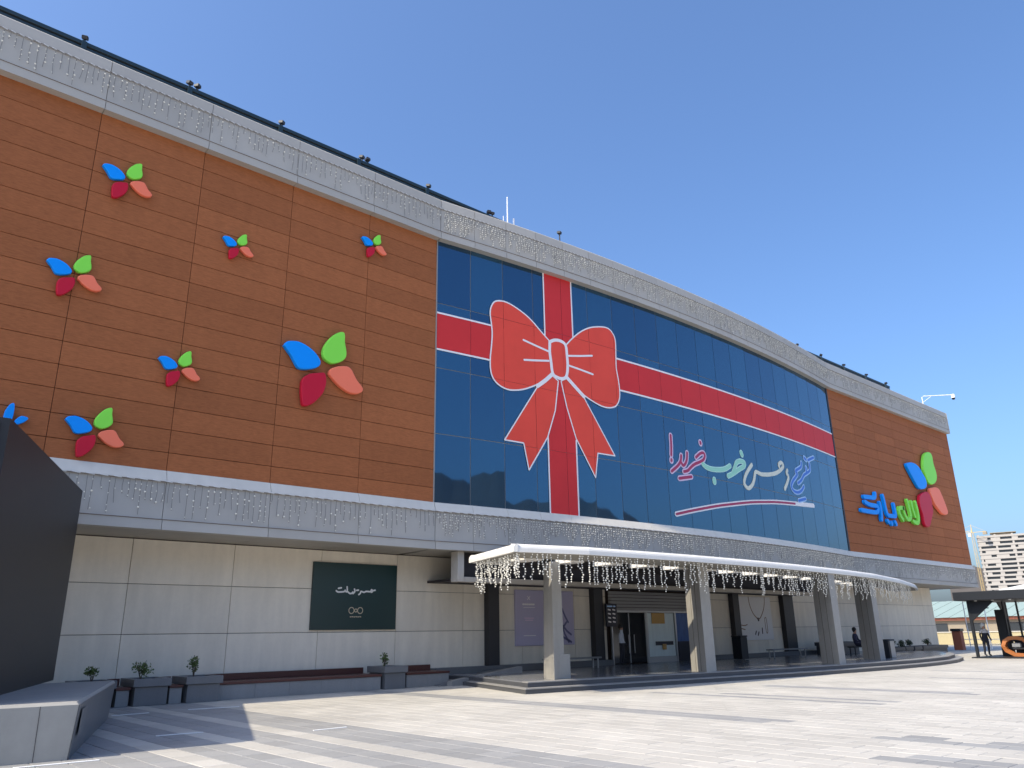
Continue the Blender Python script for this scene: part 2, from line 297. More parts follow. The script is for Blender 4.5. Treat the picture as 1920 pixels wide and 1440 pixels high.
SLOGAN = {'red':[[(28.69,10.3),(28.67,9.81),(28.62,9.36)],[(28.61,9.14),(28.6,9.1)],[(29.35,9.44),(29.29,9.2),(29.07,8.94),(28.56,8.6)],[(29.82,9.63),(29.75,9.3),(29.58,9.05),(29.42,8.98),(29.33,9.09)],[(30.49,9.5),(30.84,9.73),(31.1,9.8),(31.21,9.69),(31.08,9.47),(30.7,9.29),(30.33,9.15),(30.0,8.95),(29.77,8.78),(29.46,8.69)],[(30.95,10.3),(30.96,10.25)],[(29.07,8.33),(30.0,8.51)]],'green':[[(31.01,9.24),(31.31,9.12),(31.89,9.09),(32.74,9.21),(33.31,9.45)],[(33.06,8.91),(33.5,9.08),(34.12,9.38),(34.63,9.61),(34.69,9.8),(34.34,9.83),(33.98,9.71),(33.78,9.47),(33.55,9.15)],[(34.49,10.29),(34.55,10.19)],[(31.82,8.58),(31.82,8.47)]],'cream':[[(35.41,9.78),(34.92,9.37),(34.58,8.98),(34.5,8.66),(34.84,8.5),(35.28,8.75),(35.53,9.1),(35.74,9.45),(36.29,9.4),(37.04,9.48),(37.85,9.65),(38.52,9.93),(38.87,10.2),(38.68,10.35),(38.36,10.21),(38.38,10.09)],[(39.29,10.01),(39.16,9.82),(39.33,9.67),(39.17,9.38),(38.71,8.9)]],'blue':[[(41.22,10.71),(41.08,10.44),(40.31,10.1),(40.49,9.95),(39.81,9.48),(39.56,9.16),(39.76,8.93),(40.24,8.89),(40.76,9.06),(41.13,9.33)],[(42.32,10.79),(42.26,10.42),(41.83,10.2),(41.36,10.01),(40.94,9.68),(40.45,9.44)],[(41.77,10.49),(41.76,10.27)],[(41.71,11.06),(41.92,10.99)],[(42.2,11.0),(43.07,11.29)],[(40.24,8.43),(41.14,8.63)]]}
UNDERLINE = [(28.65,6.66),(29.74,6.9),(30.93,7.14),(32.04,7.35),(33.22,7.54),(34.89,7.79),(36.23,7.94),(37.66,8.08),(39.72,8.21),(42.14,8.35)]
LOBE_L = [(21.36,13.34),(20.99,13.62),(20.46,14.04),(20.03,14.28),(19.47,14.49),(19.05,14.55),(18.67,14.46),(18.47,14.21),(18.4,13.86),(18.46,13.39),(18.49,13.0),(18.45,12.48),(18.39,11.97),(18.4,11.48),(18.52,11.15),(18.79,10.92),(19.2,10.81),(19.61,10.85),(20.03,10.97),(20.47,11.17),(20.69,11.29),(21.0,11.49),(21.47,11.87),(21.4,12.42),(21.35,12.86)]
LOBE_R = [(22.32,13.36),(22.68,13.73),(23.2,14.16),(23.77,14.48),(24.46,14.68),(24.89,14.7),(25.15,14.54),(25.31,14.2),(25.28,13.42),(25.26,12.89),(25.35,12.34),(25.39,11.83),(25.33,11.43),(25.09,11.09),(24.66,10.94),(24.2,10.94),(23.7,11.07),(23.22,11.25),(22.75,11.51),(22.3,11.84),(22.37,12.42),(22.35,13.0)]
KNOT = [(21.41,13.29),(21.67,13.42),(22.0,13.45),(22.27,13.31),(22.33,12.8),(22.34,12.34),(22.25,11.93),(22.06,11.78),(21.78,11.77),(21.51,11.9),(21.43,12.43),(21.38,12.87)]
BOW_LINES = [[(21.49,11.88),(21.09,11.52),(20.68,11.21)],[(22.27,11.87),(22.75,11.51),(23.19,11.19)],[(20.02,13.07),(20.61,12.96),(21.32,12.84)],[(20.04,12.21),(20.68,12.31),(21.31,12.42)],[(23.79,13.16),(23.08,13.0),(22.42,12.87)],[(23.78,12.3),(23.09,12.37),(22.42,12.43)]]
TAIL_L = [(20.69,11.19),(19.83,9.94),(19.02,8.75),(19.93,8.74),(20.16,7.69),(21.14,9.14),(21.58,10.32),(21.8,11.63),(21.5,11.8)]
TAIL_R = [(21.95,11.65),(22.22,10.54),(22.65,9.3),(23.65,7.76),(23.85,8.82),(24.86,8.83),(24.11,9.88),(23.37,10.91),(23.15,11.23),(22.28,11.88)]
BILL = [[(13.5,3.14),(13.58,3.1),(13.81,3.12),(13.83,3.17),(13.87,3.12),(13.92,3.13),(13.91,3.28)],[(13.58,3.22),(13.69,3.24)],[(13.95,3.11),(14.03,3.06),(14.1,3.07),(14.14,3.11)],[(14.2,3.21),(14.22,3.13),(14.15,3.06)],[(14.29,3.17),(14.36,3.18)],[(14.38,3.03),(14.44,3.08),(14.46,3.14),(14.58,3.11),(14.66,3.14),(14.75,3.14),(14.84,3.14),(14.88,3.21),(14.93,3.15),(14.87,3.12)],[(14.96,3.18),(15.03,3.19)]]
BILL_RINGS = [(14.12,2.5),(14.29,2.5),(14.46,2.5),(14.3,2.29)]

# ================================================================ THE SETTING
ground = struct(link('ground', mesh('ground', [(-3000, -3000, -.035), (3000, -3000, -.035), (3000, 3000, -.035), (-3000, 3000, -.035)], [(0, 1, 2, 3)], 'asphalt')))
# hills behind the photographer (they show in the glass)
V, F = [], []; N = 330
for i in range(N+1):
    a = math.radians(-110+220*i/N); dg = math.degrees(a)       # angle from -Y towards +X
    T = [(-110, 5), (-60, 6), (-20, 7.5), (0, 9), (14, 10.6), (21, 10.9), (25, 10.5), (29, 11.1), (33, 10.6), (38, 10.4), (43, 9.6), (46, 8.3), (48, 7.4), (53, 6.2), (60, 5), (75, 4.2), (110, 4)]
    for (p, q), (p2, q2) in zip(T, T[1:]):
        if p <= dg <= p2: el = q+(q2-q)*(dg-p)/(p2-p)
    el += .25*math.sin(dg*.9)+.2*math.sin(dg*2.3+1)+.16*math.sin(dg*5.1)+.1*math.sin(dg*9.7)
    for r, f in ((900, 0), (1050, .55), (1200, 1), (1500, 0)):
        h = 1200*math.tan(math.radians(el))*f*(1+(.05*math.sin(i*.7+r) if f < 1 else 0)); V.append((r*math.sin(a), -r*math.cos(a), h-2))
for i in range(N):
    for j in range(3): F.append((i*4+j, i*4+4+j, i*4+5+j, i*4+1+j))
struct(link('hills', mesh('hills', V, F, 'hill', True)))

# ---- plaza paving: stones in columns that run at right angles to the facade
plaza = struct(box('plaza', 'joint', None, -14.2, 66.2, -8, 24.4, -.034, -.022))
PW, PL = .40, .60
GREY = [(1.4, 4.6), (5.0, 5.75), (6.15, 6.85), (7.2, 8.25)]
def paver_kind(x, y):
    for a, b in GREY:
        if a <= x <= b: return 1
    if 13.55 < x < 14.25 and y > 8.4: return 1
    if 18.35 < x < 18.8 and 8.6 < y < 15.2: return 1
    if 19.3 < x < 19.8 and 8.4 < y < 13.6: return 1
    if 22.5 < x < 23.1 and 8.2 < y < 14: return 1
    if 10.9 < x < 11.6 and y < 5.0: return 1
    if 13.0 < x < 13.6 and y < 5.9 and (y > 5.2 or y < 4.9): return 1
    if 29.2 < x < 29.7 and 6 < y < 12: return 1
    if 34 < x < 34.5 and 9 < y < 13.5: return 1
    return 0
cand = []
x = -14.0; ci = 0
while x < 66:
    y = -7.9+(ci % 2)*PL*.5
    while y < 24.1:
        xm, ym = x+PW/2, y+PL/2
        p = project((xm, ym, 0)); d = math.hypot(xm, ym)
        vis = p is not None and -30 < p[0] < 1950 and p[1] < 1460 and not (xm < 5.2 and ym > 13.4+0)
        cand.append((d if vis else 1e6+d, x, y, paver_kind(xm, ym))); y += PL
    x += PW; ci += 1
cand.sort()
g, th, cf = .013, .024, .006
def paver_geo(x, y, z=0.):
    a, b, c_, d_ = x+g/2, x+PW-g/2, y+g/2, y+PL-g/2
    V = [(a, c_, z-th), (b, c_, z-th), (b, d_, z-th), (a, d_, z-th), (a, c_, z-cf), (b, c_, z-cf), (b, d_, z-cf), (a, d_, z-cf),
         (a+cf, c_+cf, z), (b-cf, c_+cf, z), (b-cf, d_-cf, z), (a+cf, d_-cf, z)]
    F = [(8, 9, 10, 11)]+[(i, (i+1) % 4, 4+(i+1) % 4, 4+i) for i in range(4)]+[(4+i, 4+(i+1) % 4, 8+(i+1) % 4, 8+i) for i in range(4)]
    return V, F
pm = []
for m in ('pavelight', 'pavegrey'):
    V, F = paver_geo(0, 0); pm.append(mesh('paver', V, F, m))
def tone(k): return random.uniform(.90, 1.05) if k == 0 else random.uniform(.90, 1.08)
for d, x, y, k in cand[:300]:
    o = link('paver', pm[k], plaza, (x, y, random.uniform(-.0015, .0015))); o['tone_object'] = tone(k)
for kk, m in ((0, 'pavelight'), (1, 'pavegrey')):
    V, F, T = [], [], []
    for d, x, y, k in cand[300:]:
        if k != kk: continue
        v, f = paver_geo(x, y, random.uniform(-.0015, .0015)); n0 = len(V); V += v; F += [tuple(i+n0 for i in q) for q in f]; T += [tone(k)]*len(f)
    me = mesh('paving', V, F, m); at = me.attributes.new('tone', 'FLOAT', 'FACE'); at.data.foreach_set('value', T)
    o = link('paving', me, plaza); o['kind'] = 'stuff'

# thin white light strips let into the paving
for i, (xa, ya, xb, yb, lb) in enumerate([(2.55, 13.15, 3.6, 13.05, 'thin white light strip in the paving at the foot of the concrete block'), (5.75, 20.42, 6.6, 20.5, 'thin white light strip in the shaded paving before the first stone planter'),
        (5.15, 15.48, 5.95, 15.38, 'thin white light strip in the middle of the pylon shadow'), (7.55, 20.6, 8.75, 20.42, 'thin white light strip at the edge of the building shadow'),
        (7.45, 14.02, 8.15, 14.05, 'thin white light strip in the sunlit paving right of the pylon shadow')]):
    L = math.hypot(xb-xa, yb-ya)
    o = MB().box(0, L, -.025, .025, 0, .012, c=.004).build('ground_light', 'white', None, (xa, ya, 0), math.atan2(yb-ya, xb-xa))
    tag(o, lb, 'ground light', 'light strips let into the plaza')

# entrance platform with two steps
def plat_front(x):
    P = [(15.9, 17.55), (19, 17.1), (22.2, 16.62), (28, 15.75), (33.5, 15.25), (38, 15.2), (42, 15.6), (46, 16.7), (50, 18.6), (53, 20.6)]
    for (a, b), (c, d) in zip(P, P[1:]):
        if a <= x <= c: return b+(d-b)*(x-a)/(c-a)
    return P[-1][1] if x > 53 else P[0][1]
def plat_poly(ins, xa, xb, n=26):
    xs = [xa+(xb-xa)*i/n for i in range(n+1)]
    return xs
steps = struct(empty('entrance_steps'))
for nm, z0, z1, ins in (('lower_step', -.03, .15, 0.), ('upper_step', .10, .30, .36)):
    xs = [15.9+ins+(52.5-ins*1.5-15.9-ins)*i/22 for i in range(23)]
    for i in range(22):
        a, b = xs[i], xs[i+1]; e = .004; fa, fb = plat_front(a)+ins, plat_front(b)+ins
        lx = lambda y: a+e+(.33*max(0, y-fa) if i == 0 else 0)          # the left flank runs in at an angle
        yb = YW if i else 22.2
        MB().prism([(lx(fa), fa), (b-e, fb), (b-e, YW), (lx(yb), yb)], z0, z1-.03).build('step_core', 'granitedark', steps)
        if nm == 'lower_step':
            MB().prism([(lx(fa)-.02*(i == 0), fa-.02), (b-e, fb-.02), (b-e, fb+.42), (lx(fa+.42)-.02*(i == 0), fa+.42)], z1-.03, z1).build('tread', 'granitelight', steps)
            if i == 0: MB().prism([(lx(fa+.42)-.02, fa+.424), (lx(fa+.42)+.42, fa+.424), (lx(yb)+.40, yb), (lx(yb)-.02, yb)], z1-.03, z1).build('tread', 'granitelight', steps)
        else:
            nrow = 8; sp = [0, .40]+[.40+(1)*k for k in range(1, nrow)]
            for r in range(nrow):
                def yy(f0, r): return f0-.02+.42 if r == 1 else (f0-.02 if r == 0 else f0+.40+(YW-f0-.40)*(r-1)/(nrow-1))
                ya, yb_, yc, yd = yy(fa, r)+e, yy(fb, r)+e, yy(fb, r+1)-e, yy(fa, r+1)-e
                if i == 0 and yd > 22.3: continue
                MB().prism([(lx(ya), ya), (b-e, yb_), (b-e, yc), (lx(yd), yd)], z1-.03, z1).build('floor_slab' if r else 'tread', 'floor' if r else 'granitelight', steps)

# ================================================================ THE MALL
mall = empty('shopping_mall', (0, 0, 0))
tag(mall, 'large curved shopping mall with brown cladding, blue glass front and grey fascias', 'building')
# solid body behind the cladding
def ring(Y, ins=0.):
    P = [(XL-8, Y)]+[(x, Y-bulge(x)) for x in GCOLS]+[(XR-.12-ins, Y)]; return P
mb = MB()
mb.prism(ring(YB+.05)+[(XR-.12, 62), (XL-8, 62)], 4.62, 18.0)
mb.prism([(XL-8, YW+.06), (63.2, YW+.06), (63.2, 62), (XL-8, 62)], -.2, 4.5)
mb.build('body', 'core', mall)
# brown cladding, every board a piece
ROWS = [16.42]+[15.79-.655*i for i in range(15)]+[6.0]
for cols in (LCOLS, RCOLS):
    for a, b in zip(cols, cols[1:]):
        for z1, z0 in zip(ROWS, ROWS[1:]): strip('cladding_board', a, b, rect(z0+.0075, z1-.0075, .045, .006), 'brown', mall, YB, .016)
box('corner_trim', 'darktrim', mall, XR-.0, XR+.06, YB-.03, YB+.6, 4.7, 16.4)
box('edge_trim', 'darktrim', mall, X1+.01, 46.85, YB-.06, YB+.1, 6.0, 16.42)
box('edge_trim', 'mullion', mall, X0-.012, X0+.03, YB-.07, YB+.04, 6.0, 16.42)
# glass front
GZ = [6.02, 8.62, 11.15, 13.77, 16.42]
for i in range(20):
    for z0, z1 in zip(GZ, GZ[1:]): strip('glass_pane', GCOLS[i], GCOLS[i+1], [(0, z0+.014), (-.03, z0+.014), (-.03, z1-.014), (0, z1-.014)], 'glass', mall, YB, .03)
    strip('mullion_backing', GCOLS[i], GCOLS[i+1], [(.045, 6.0), (-.012, 6.0), (-.012, 16.4), (.045, 16.4)], 'mullion', mall, YB, .0)
# cornice and ledge
ALLC = LCOLS+GCOLS[1:]+RCOLS[1:]
ALLC[len(LCOLS)+19] = 46.7
for a, b in zip(ALLC, ALLC[1:]):
    strip('cornice_panel', a, b, [(.35, 16.40), (0, 16.40), (0, 16.68), (.35, 16.68)], 'fascia', mall, YC, .016)
    strip('cornice_panel', a, b, [(.35, 16.684), (.05, 16.684), (.05, 17.69), (.35, 17.69)], 'fascia', mall, YC, .016)
    strip('cornice_panel', a, b, [(.6, 17.694), (.03, 17.694), (.03, 18.08), (.06, 18.12), (.6, 18.12)], 'fascia', mall, YC, .016)
    strip('ledge_cap', a, b, [(.3, 5.77), (0, 5.77), (0, 5.80), (.13, 6.10), (.3, 6.13)], 'cap', mall, YLG, .014)
    strip('ledge_panel', a, b, [(.3, 4.744), (.04, 4.744), (.04, 5.766), (.3, 5.766)], 'fascia', mall, YLG, .016)
    strip('ledge_panel', a, b, [(.3, 4.47), (0, 4.47), (0, 4.74), (.3, 4.74)], 'fascia', mall, YLG, .016)
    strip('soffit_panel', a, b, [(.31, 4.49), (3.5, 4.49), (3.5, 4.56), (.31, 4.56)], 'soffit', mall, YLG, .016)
box('joint_backing', 'joint', mall, XL-8, XR-.05, YC+.4, YC+.7, 16.45, 18.0)
box('end_panel', 'fascia', mall, XR+.002, XR+.06, YC+.0, YC+9, 16.4, 18.1)
box('end_panel', 'fascia', mall, XR+.002, XR+.05, YLG+.0, YLG+9, 4.47, 6.1)
box('end_soffit', 'cap', mall, 63.25, XR-.05, 24.75, 33, 4.50, 4.57)
box('roof_slab', 'core', mall, XL-8, XR-.3, 22.7, 62, 18.0, 18.06)
# ground floor wall panels
PILL = [(20.05, 20.58), (26.05, 26.62), (36.75, 37.30), (41.75, 42.80)]
ZW = [.02, 1.80, 3.19, 4.47]
cuts = sorted(set([round(XL+3.0333*i, 3) for i in range(25)]+[63.2]))
cuts = [c for c in cuts if c <= 63.2]
for a, b in zip(cuts, cuts[1:]):
    for z0, z1 in zip(ZW, ZW[1:]):
        for (p, q) in ([(a, min(b, 27.1)), (max(a, 33.6), b)] if (b > 27.1 and a < 33.6) else [(a, b)]):
            if q-p > .15: strip('wall_panel', p, q, rect(z0+.007, z1-.007, .05, .008), 'beige', mall, YW, .016, flat=True)
for a, b in PILL: box('dark_pillar', 'darktrim', mall, a, b, YW-.34, YW+.02, .3, 4.46)
box('granite_plinth', 'granite', mall, 17.5, 27.05, YW-.42, YW-.052, .0, .52, c=.01); box('granite_plinth', 'granite', mall, 33.7, 49, YW-.42, YW-.052, .0, .50, c=.01)
# portal frame hanging under the ledge
box('portal_beam', 'portal', mall, 17.3, 43.0, 22.25, 22.55, 3.42, 3.60, c=.01); box('portal_post', 'portal', mall, 17.02, 17.295, 22.2, 22.6, 3.42, 4.465, c=.01)
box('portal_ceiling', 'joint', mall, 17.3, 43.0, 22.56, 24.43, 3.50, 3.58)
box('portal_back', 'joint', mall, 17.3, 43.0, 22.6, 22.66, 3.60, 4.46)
box('portal_end', 'alu', mall, 43.002, 43.12, 22.22, 22.58, 3.40, 3.62)
# entrance: recessed doors, roller shutter, shop window
for i in range(6): MB().add([(27.15, 24.16, 2.60+.142*i), (33.55, 24.16, 2.60+.142*i), (33.55, 24.26, 2.60+.142*i+.12), (27.15, 24.26, 2.60+.142*i+.12), (27.15, 24.32, 2.60+.142*i), (33.55, 24.32, 2.60+.142*i), (33.55, 24.32, 2.60+.142*i+.12), (27.15, 24.32, 2.60+.142*i+.12)], [(0, 1, 2, 3), (0, 4, 5, 1), (1, 5, 6, 2), (2, 6, 7, 3), (3, 7, 4, 0), (4, 7, 6, 5)]).build('shutter_slat', 'shutter', mall)
box('door_header', 'alu', mall, 27.15, 33.55, 24.3, 24.42, 2.52, 2.598)
MB().box(27.11, 33.6, 26.5, 26.6, .3, 3.4).box(27.11, 33.6, 24.5, 26.5, 3.41, 3.45).box(27.05, 27.11, 24.47, 26.5, .3, 3.4).box(33.6, 33.66, 24.47, 26.5, .3, 3.4).build('lobby', 'core', mall)
box('door_frame', 'alu', mall, 27.3, 27.38, 24.33, 24.42, .3, 2.52); box('door_frame', 'alu', mall, 29.72, 29.84, 24.33, 24.42, .3, 2.52); box('door_frame', 'alu', mall, 31.9, 32.0, 24.33, 24.42, .3, 2.52)
for a in (27.4, 28.57):
    dr = box('door', 'doorglass', mall, a, a+1.13, 24.36, 24.385, .34, 2.5); box('stile', 'alu', dr, a+1.085, a+1.127, 24.335, 24.358, .34, 2.5)
    MB().tube([(a+.16+.8*(a < 28), 24.27, .75), (a+.16+.8*(a < 28), 24.27, 1.55)], .022).build('handle', 'alu', dr)
sw = box('shop_window', 'display', mall, 29.85, 31.88, 24.40, 24.42, .55, 2.5)
box('window_sill', 'alu', sw, 29.85, 31.88, 24.34, 24.395, .3, .54)
box('notice_card', 'card', sw, 30.2, 31.15, 24.355, 24.385, 2.02, 2.5)
box('shelf_goods', 'boarddark', sw, 30.4, 31.7, 24.36, 24.39, 1.05, 1.22); box('shelf_goods', 'card', sw, 30.85, 31.12, 24.33, 24.355, .85, 1.1)
dsp = box('display_panel', 'displayblue', mall, 32.02, 33.5, 24.36, 24.40, 1.2, 2.5); box('display_plinth', 'boarddark', mall, 32.02, 33.55, 24.3, 24.41, .3, 1.19)

# roof edge: steel rail on posts
rails = []
for (a, b, lb) in ((XL, 20.4, 'dark teal steel rail on posts along the roof above the left brown wall'), (45.6, 58.3, 'dark teal steel rail on posts along the roof above the right brown wall')):
    r = empty('roof_rail', (a, 22.9, 18.06)); tag(r, lb, 'rail', 'rails on the roof edge')
    MB().box(0, b-a, -.07, .07, .80, .93, c=.01).build('rail_beam', 'teal', r); MB().box(0, b-a, -.05, .05, .66, .75, c=.01).build('rail_beam', 'teal', r); MB().box(0, b-a, .1, .14, .3, .64).build('rail_board', 'steel', r)
    x = 3.14-3.17*4 if a < 0 else 47.9
    while x < b+.1:
        if x > a: MB().box(x-a-.07, x-a+.07, -.13, -.072, 0, .9).build('post', 'teal', r)
        x += 3.17
    rails.append(r)
def floodlight(x, y, z, yaw, tilt):
    t = empty('floodlight', (x, y, z), yaw); ct, st = math.cos(tilt), math.sin(tilt)
    MB().tube([(0, 0, -.04), (0, 0, .08)], .03, 6).build('bracket', 'steel', t)
    m = MB().box(-.085, .085, -.07, .09, -.055, .07, c=.018); m.V = [(a, b*ct-c*st, b*st+c*ct+.13) for a, b, c in m.V]; m.build('housing', 'steel', t)
    m = MB().box(-.07, .07, -.08, -.072, -.045, .06); m.V = [(a, b*ct-c*st, b*st+c*ct+.13) for a, b, c in m.V]; m.build('lens', 'darktrim', t)
    return t
ORD = ['first', 'second', 'third', 'fourth', 'fifth', 'sixth', 'seventh', 'eighth', 'ninth']
for i, x in enumerate((3.14, 6.29, 6.55, 9.53, 12.8, 13.05, 15.92, 19.11, 19.3)):
    tag(floodlight(x, 22.85, 18.99, random.uniform(-.7, .7), random.uniform(-.3, .5)), 'small dark floodlight, %s from the left on the roof rail above the left brown wall' % ORD[i], 'floodlight', 'floodlights above the left brown wall')
for i, x in enumerate((44.92, 48.0, 51.17, 54.57, 57.75)):
    tag(floodlight(x, 22.85, 18.99, random.uniform(-.7, .7), random.uniform(-.3, .5)), 'small dark floodlight, %s from the left on the roof rail above the right brown wall' % ORD[i], 'floodlight', 'floodlights above the right brown wall')
t_ = floodlight(22.4, 22.5-bulge(22.4), 18.70, .3, .2)
MB().tube([(0, 0, -.64), (0, 0, .01)], .03).build('post', 'steel', t_)
tag(t_, 'lone small dark floodlight on the roof edge above the gift bow', 'floodlight')

# ---- small things on the roof
an = empty('roof_antenna', (22.97, 26, 18.06)); tag(an, 'thin white antenna mast with two short rods above the roof edge', 'antenna')
MB().tube([(0, 0, 0), (0, 0, 4.8)], .055, 6, r1=.03).build('mast', 'antenna', an); MB().tube([(.42, 0, 0), (.42, 0, 3.7)], .05, 6).build('rod', 'antenna', an); MB().tube([(-.28, 0, 0), (-.28, 0, 3.6)], .02, 5).build('rod', 'antenna', an)
cm = empty('dome_camera', (65.5, 23.3, 18.06)); tag(cm, 'white dome camera on a long arm at the right roof corner', 'camera')
MB().tube([(0, 0, 0), (0, 0, 1.55), (.08, -.1, 1.62), (1.6, -1.8, 1.62)], .035, 6).tube([(-.2, .2, .9), (.5, -.55, 1.6)], .018, 5).build('arm', 'antenna', cm)
MB().tube([(1.6, -1.8, 1.66), (1.6, -1.8, 1.45), (1.6, -1.8, 1.35)], .13, 10, r1=.15).build('housing', 'white', cm)
bm = bmesh.new(); bmesh.ops.create_uvsphere(bm, u_segments=10, v_segments=6, radius=.14); me = bpy.data.meshes.new('dome'); bm.to_mesh(me); bm.free(); me.materials.append(MAT['doorglass']); link('dome', me, cm, (1.6, -1.8, 1.33))

# ================================================================ CANOPY
def front(x):
    P = [(14.6, 16.5), (17.0, 15.95), (21.9, 15.68), (25.5, 15.66), (28.8, 15.76), (33, 16.05), (36.8, 16.5), (42, 17.6), (48.1, 19.3), (51.5, 20.6)]
    for (a, b), (c, d) in zip(P, P[1:]):
        if a <= x <= c: return b+(d-b)*(x-a)/(c-a)
    return P[0][1] if x < 14.6 else 20.6
CB = 21.75          # back edge
ZS, ZT = 3.83, 4.06
can = empty('entrance_canopy', (24, 18, .3)); tag(can, 'curved white canopy on concrete fins over the mall entrance', 'canopy')
def P_(o, pos=(24, 18, .3)):          # parts are modelled in world space
    o.location = Vector(o.location)-Vector(pos); return o
XC = [14.75, 15.2, 15.75]+[16.1+(51.5-16.1)*i/36 for i in range(37)]
def canopy_band(name, m, ya, yb, z0, z1, xs):
    mb = MB()
    for a, b in zip(xs, xs[1:]):
        A = [(a, ya(a)), (b, ya(b)), (b, yb(b)), (a, yb(a))]
        if min(yb(a)-ya(a), yb(b)-ya(b)) < .02: continue
        mb.prism(A, z0, z1)
    return P_(mb.build(name, m, can))
lim = lambda f: (lambda x: min(f(x), CB))
lx2 = lambda x: front(x)
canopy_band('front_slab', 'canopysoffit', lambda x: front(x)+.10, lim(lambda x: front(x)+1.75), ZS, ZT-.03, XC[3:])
canopy_band('back_slab', 'joint', lim(lambda x: front(x)+2.45), lambda x: CB if x > 17.5 else 19.88, ZT-.025, ZT+.03, [x for x in XC[3:] if front(x)+2.5 < CB])
# ribs between the roof lights
x = 16.3; nr = 0
while x < 46 and front(x)+2.5 < CB:
    a, b = x, x+.55
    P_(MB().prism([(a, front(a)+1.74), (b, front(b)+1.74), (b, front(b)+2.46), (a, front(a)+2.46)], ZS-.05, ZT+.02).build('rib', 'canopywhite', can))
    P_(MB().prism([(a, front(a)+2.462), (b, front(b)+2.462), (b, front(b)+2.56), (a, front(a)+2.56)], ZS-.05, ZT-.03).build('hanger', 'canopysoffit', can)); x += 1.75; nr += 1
# white rounded fascia, segment by segment
prof = [(0.16, ZT), (.07, ZT-.02), (.015, ZT-.075), (0, ZT-.13), (0, ZS-.01), (.12, ZS-.01)]
edge = [(17.6, 20.0), (15.7, 19.9), (14.6, 16.5)]+[(x, front(x)) for x in XC]
seg = []
for (a, b) in zip(edge, edge[1:]):
    d = Vector((b[0]-a[0], b[1]-a[1])); L = d.length; nn = Vector((-d.y, d.x)).normalized()   # inward
    n = len(prof); V = []
    for q, base in ((.0, a), (L, b)):
        for o_, z in prof: p = Vector(base)+nn*o_; V.append((p.x, p.y, z))
    F = [tuple(range(n)), tuple(range(2*n-1, n-1, -1))]+[(i, (i+1) % n, n+(i+1) % n, n+i) for i in range(n)]
    P_(link('fascia', mesh('fascia', V, F, 'canopywhite'), can))
# left flap between fascia and slab
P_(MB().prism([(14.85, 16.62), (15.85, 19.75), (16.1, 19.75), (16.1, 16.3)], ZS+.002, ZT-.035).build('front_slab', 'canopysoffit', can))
# concrete fins
for i, (px, py, h) in enumerate([(17.5, 18.0, ZS), (23.5, 16.75, ZS), (31.25, 15.95, ZS), (36.6, 16.75, ZS)]):
    B, N = (.62, 1.08), (.72, .10)
    if i == 0: B, N = (.55, 1.05), (.62, .16)
    q = [(px, py), (px+N[0], py+N[1]), (px+N[0]+B[0], py+N[1]+B[1]), (px+B[0], py+B[1])]
    mb = MB(); n = 4; tp = .12 if i == 0 else 0
    q2 = [(px+tp, py+tp), (px+N[0], py+N[1]+tp*.5), q[2], (px+B[0]+tp, py+B[1])]
    V = [(a, b, .3) for a, b in q]+[(a, b, h) for a, b in q2]
    mb.add(V, [(3, 2, 1, 0), (4, 5, 6, 7)]+[(k, (k+1) % 4, 4+(k+1) % 4, 4+k) for k in range(4)])
    c = P_(mb.build('column', 'concrete', can))
    if i == 0:
        o = MB().prism([(px+.30, py+.09), (px+.86, py+.16), (px+1.25, py+.9), (px+.7, py+.95)], .3, 1.02).build('base_block', 'concrete', c); 
    else:
        for k in range(1, 3):     # shallow vertical grooves of the shuttering
            t = k/3; a = (px+B[0]*t-.004, py+B[1]*t); MB().prism([(a[0], a[1]-.004), (a[0]+.03, a[1]+.008), (a[0]+.03, a[1]+.016), (a[0], a[1]+.008)], .32, h-.02).build('groove', 'joint', c)

# ================================================================ SIGNS ON THE WALL
PM = dict(blue='bluepetal', green='greenpetal', red='redpetal', orange='orangepetal')
def flower(cx, cz, s, label, dep=.14):
    t = empty('flower_sign', (cx, YB-.045, cz)); tag(t, label, 'flower sign', 'flower signs on the left brown wall')
    for k, P in PETALS.items():
        o = solid_shape('petal', [(a*s, b*s) for a, b in P], -.05, dep*(.55+.45*s), PM[k], t, bev=.035*(.5+.5*s)); o['label'] = k+' petal'
        c = (sum(a for a, b in P)/len(P)*s, sum(b for a, b in P)/len(P)*s); MB().tube([(c[0], .0, c[1]), (c[0], -.06, c[1])], .09*s, 6).build('stand_off', 'steel', o)
    return t
flower(11.35, 10.06, 1.0, 'largest of the four-petal flower signs on the left brown wall')
flower(4.73, 14.44, .484, 'topmost four-petal flower sign, at the upper left of the brown wall')
flower(3.80, 11.11, .484, 'medium four-petal flower sign near the left edge, second below the roof')
flower(8.16, 13.45, .35, 'small four-petal flower sign right of the topmost one, high on the brown wall')
flower(13.07, 15.14, .36, 'small four-petal flower sign high up, closest to the blue glass')
flower(6.83, 9.07, .415, 'small four-petal flower sign just left of the largest one')
flower(4.89, 6.88, .505, 'lowest four-petal flower sign, just above the grey ledge by the pylon')
t = empty('flower_sign', (3.05, YB-.045, 7.0)); tag(t, 'flower sign of which only two blue petals show above the dark pylon', 'flower sign', 'flower signs on the left brown wall')
solid_shape('petal', [(-.20, .14), (-.13, .29), (-.04, .31), (-.02, .02), (-.07, -.24), (-.17, -.2), (-.22, -.04)], -.05, .1, 'bluepetal', t, bev=.02)
solid_shape('petal', [(.03, -.10), (.15, .03), (.31, .0), (.24, -.11), (.12, -.19), (.03, -.2)], -.05, .1, 'bluepetal', t, bev=.02)
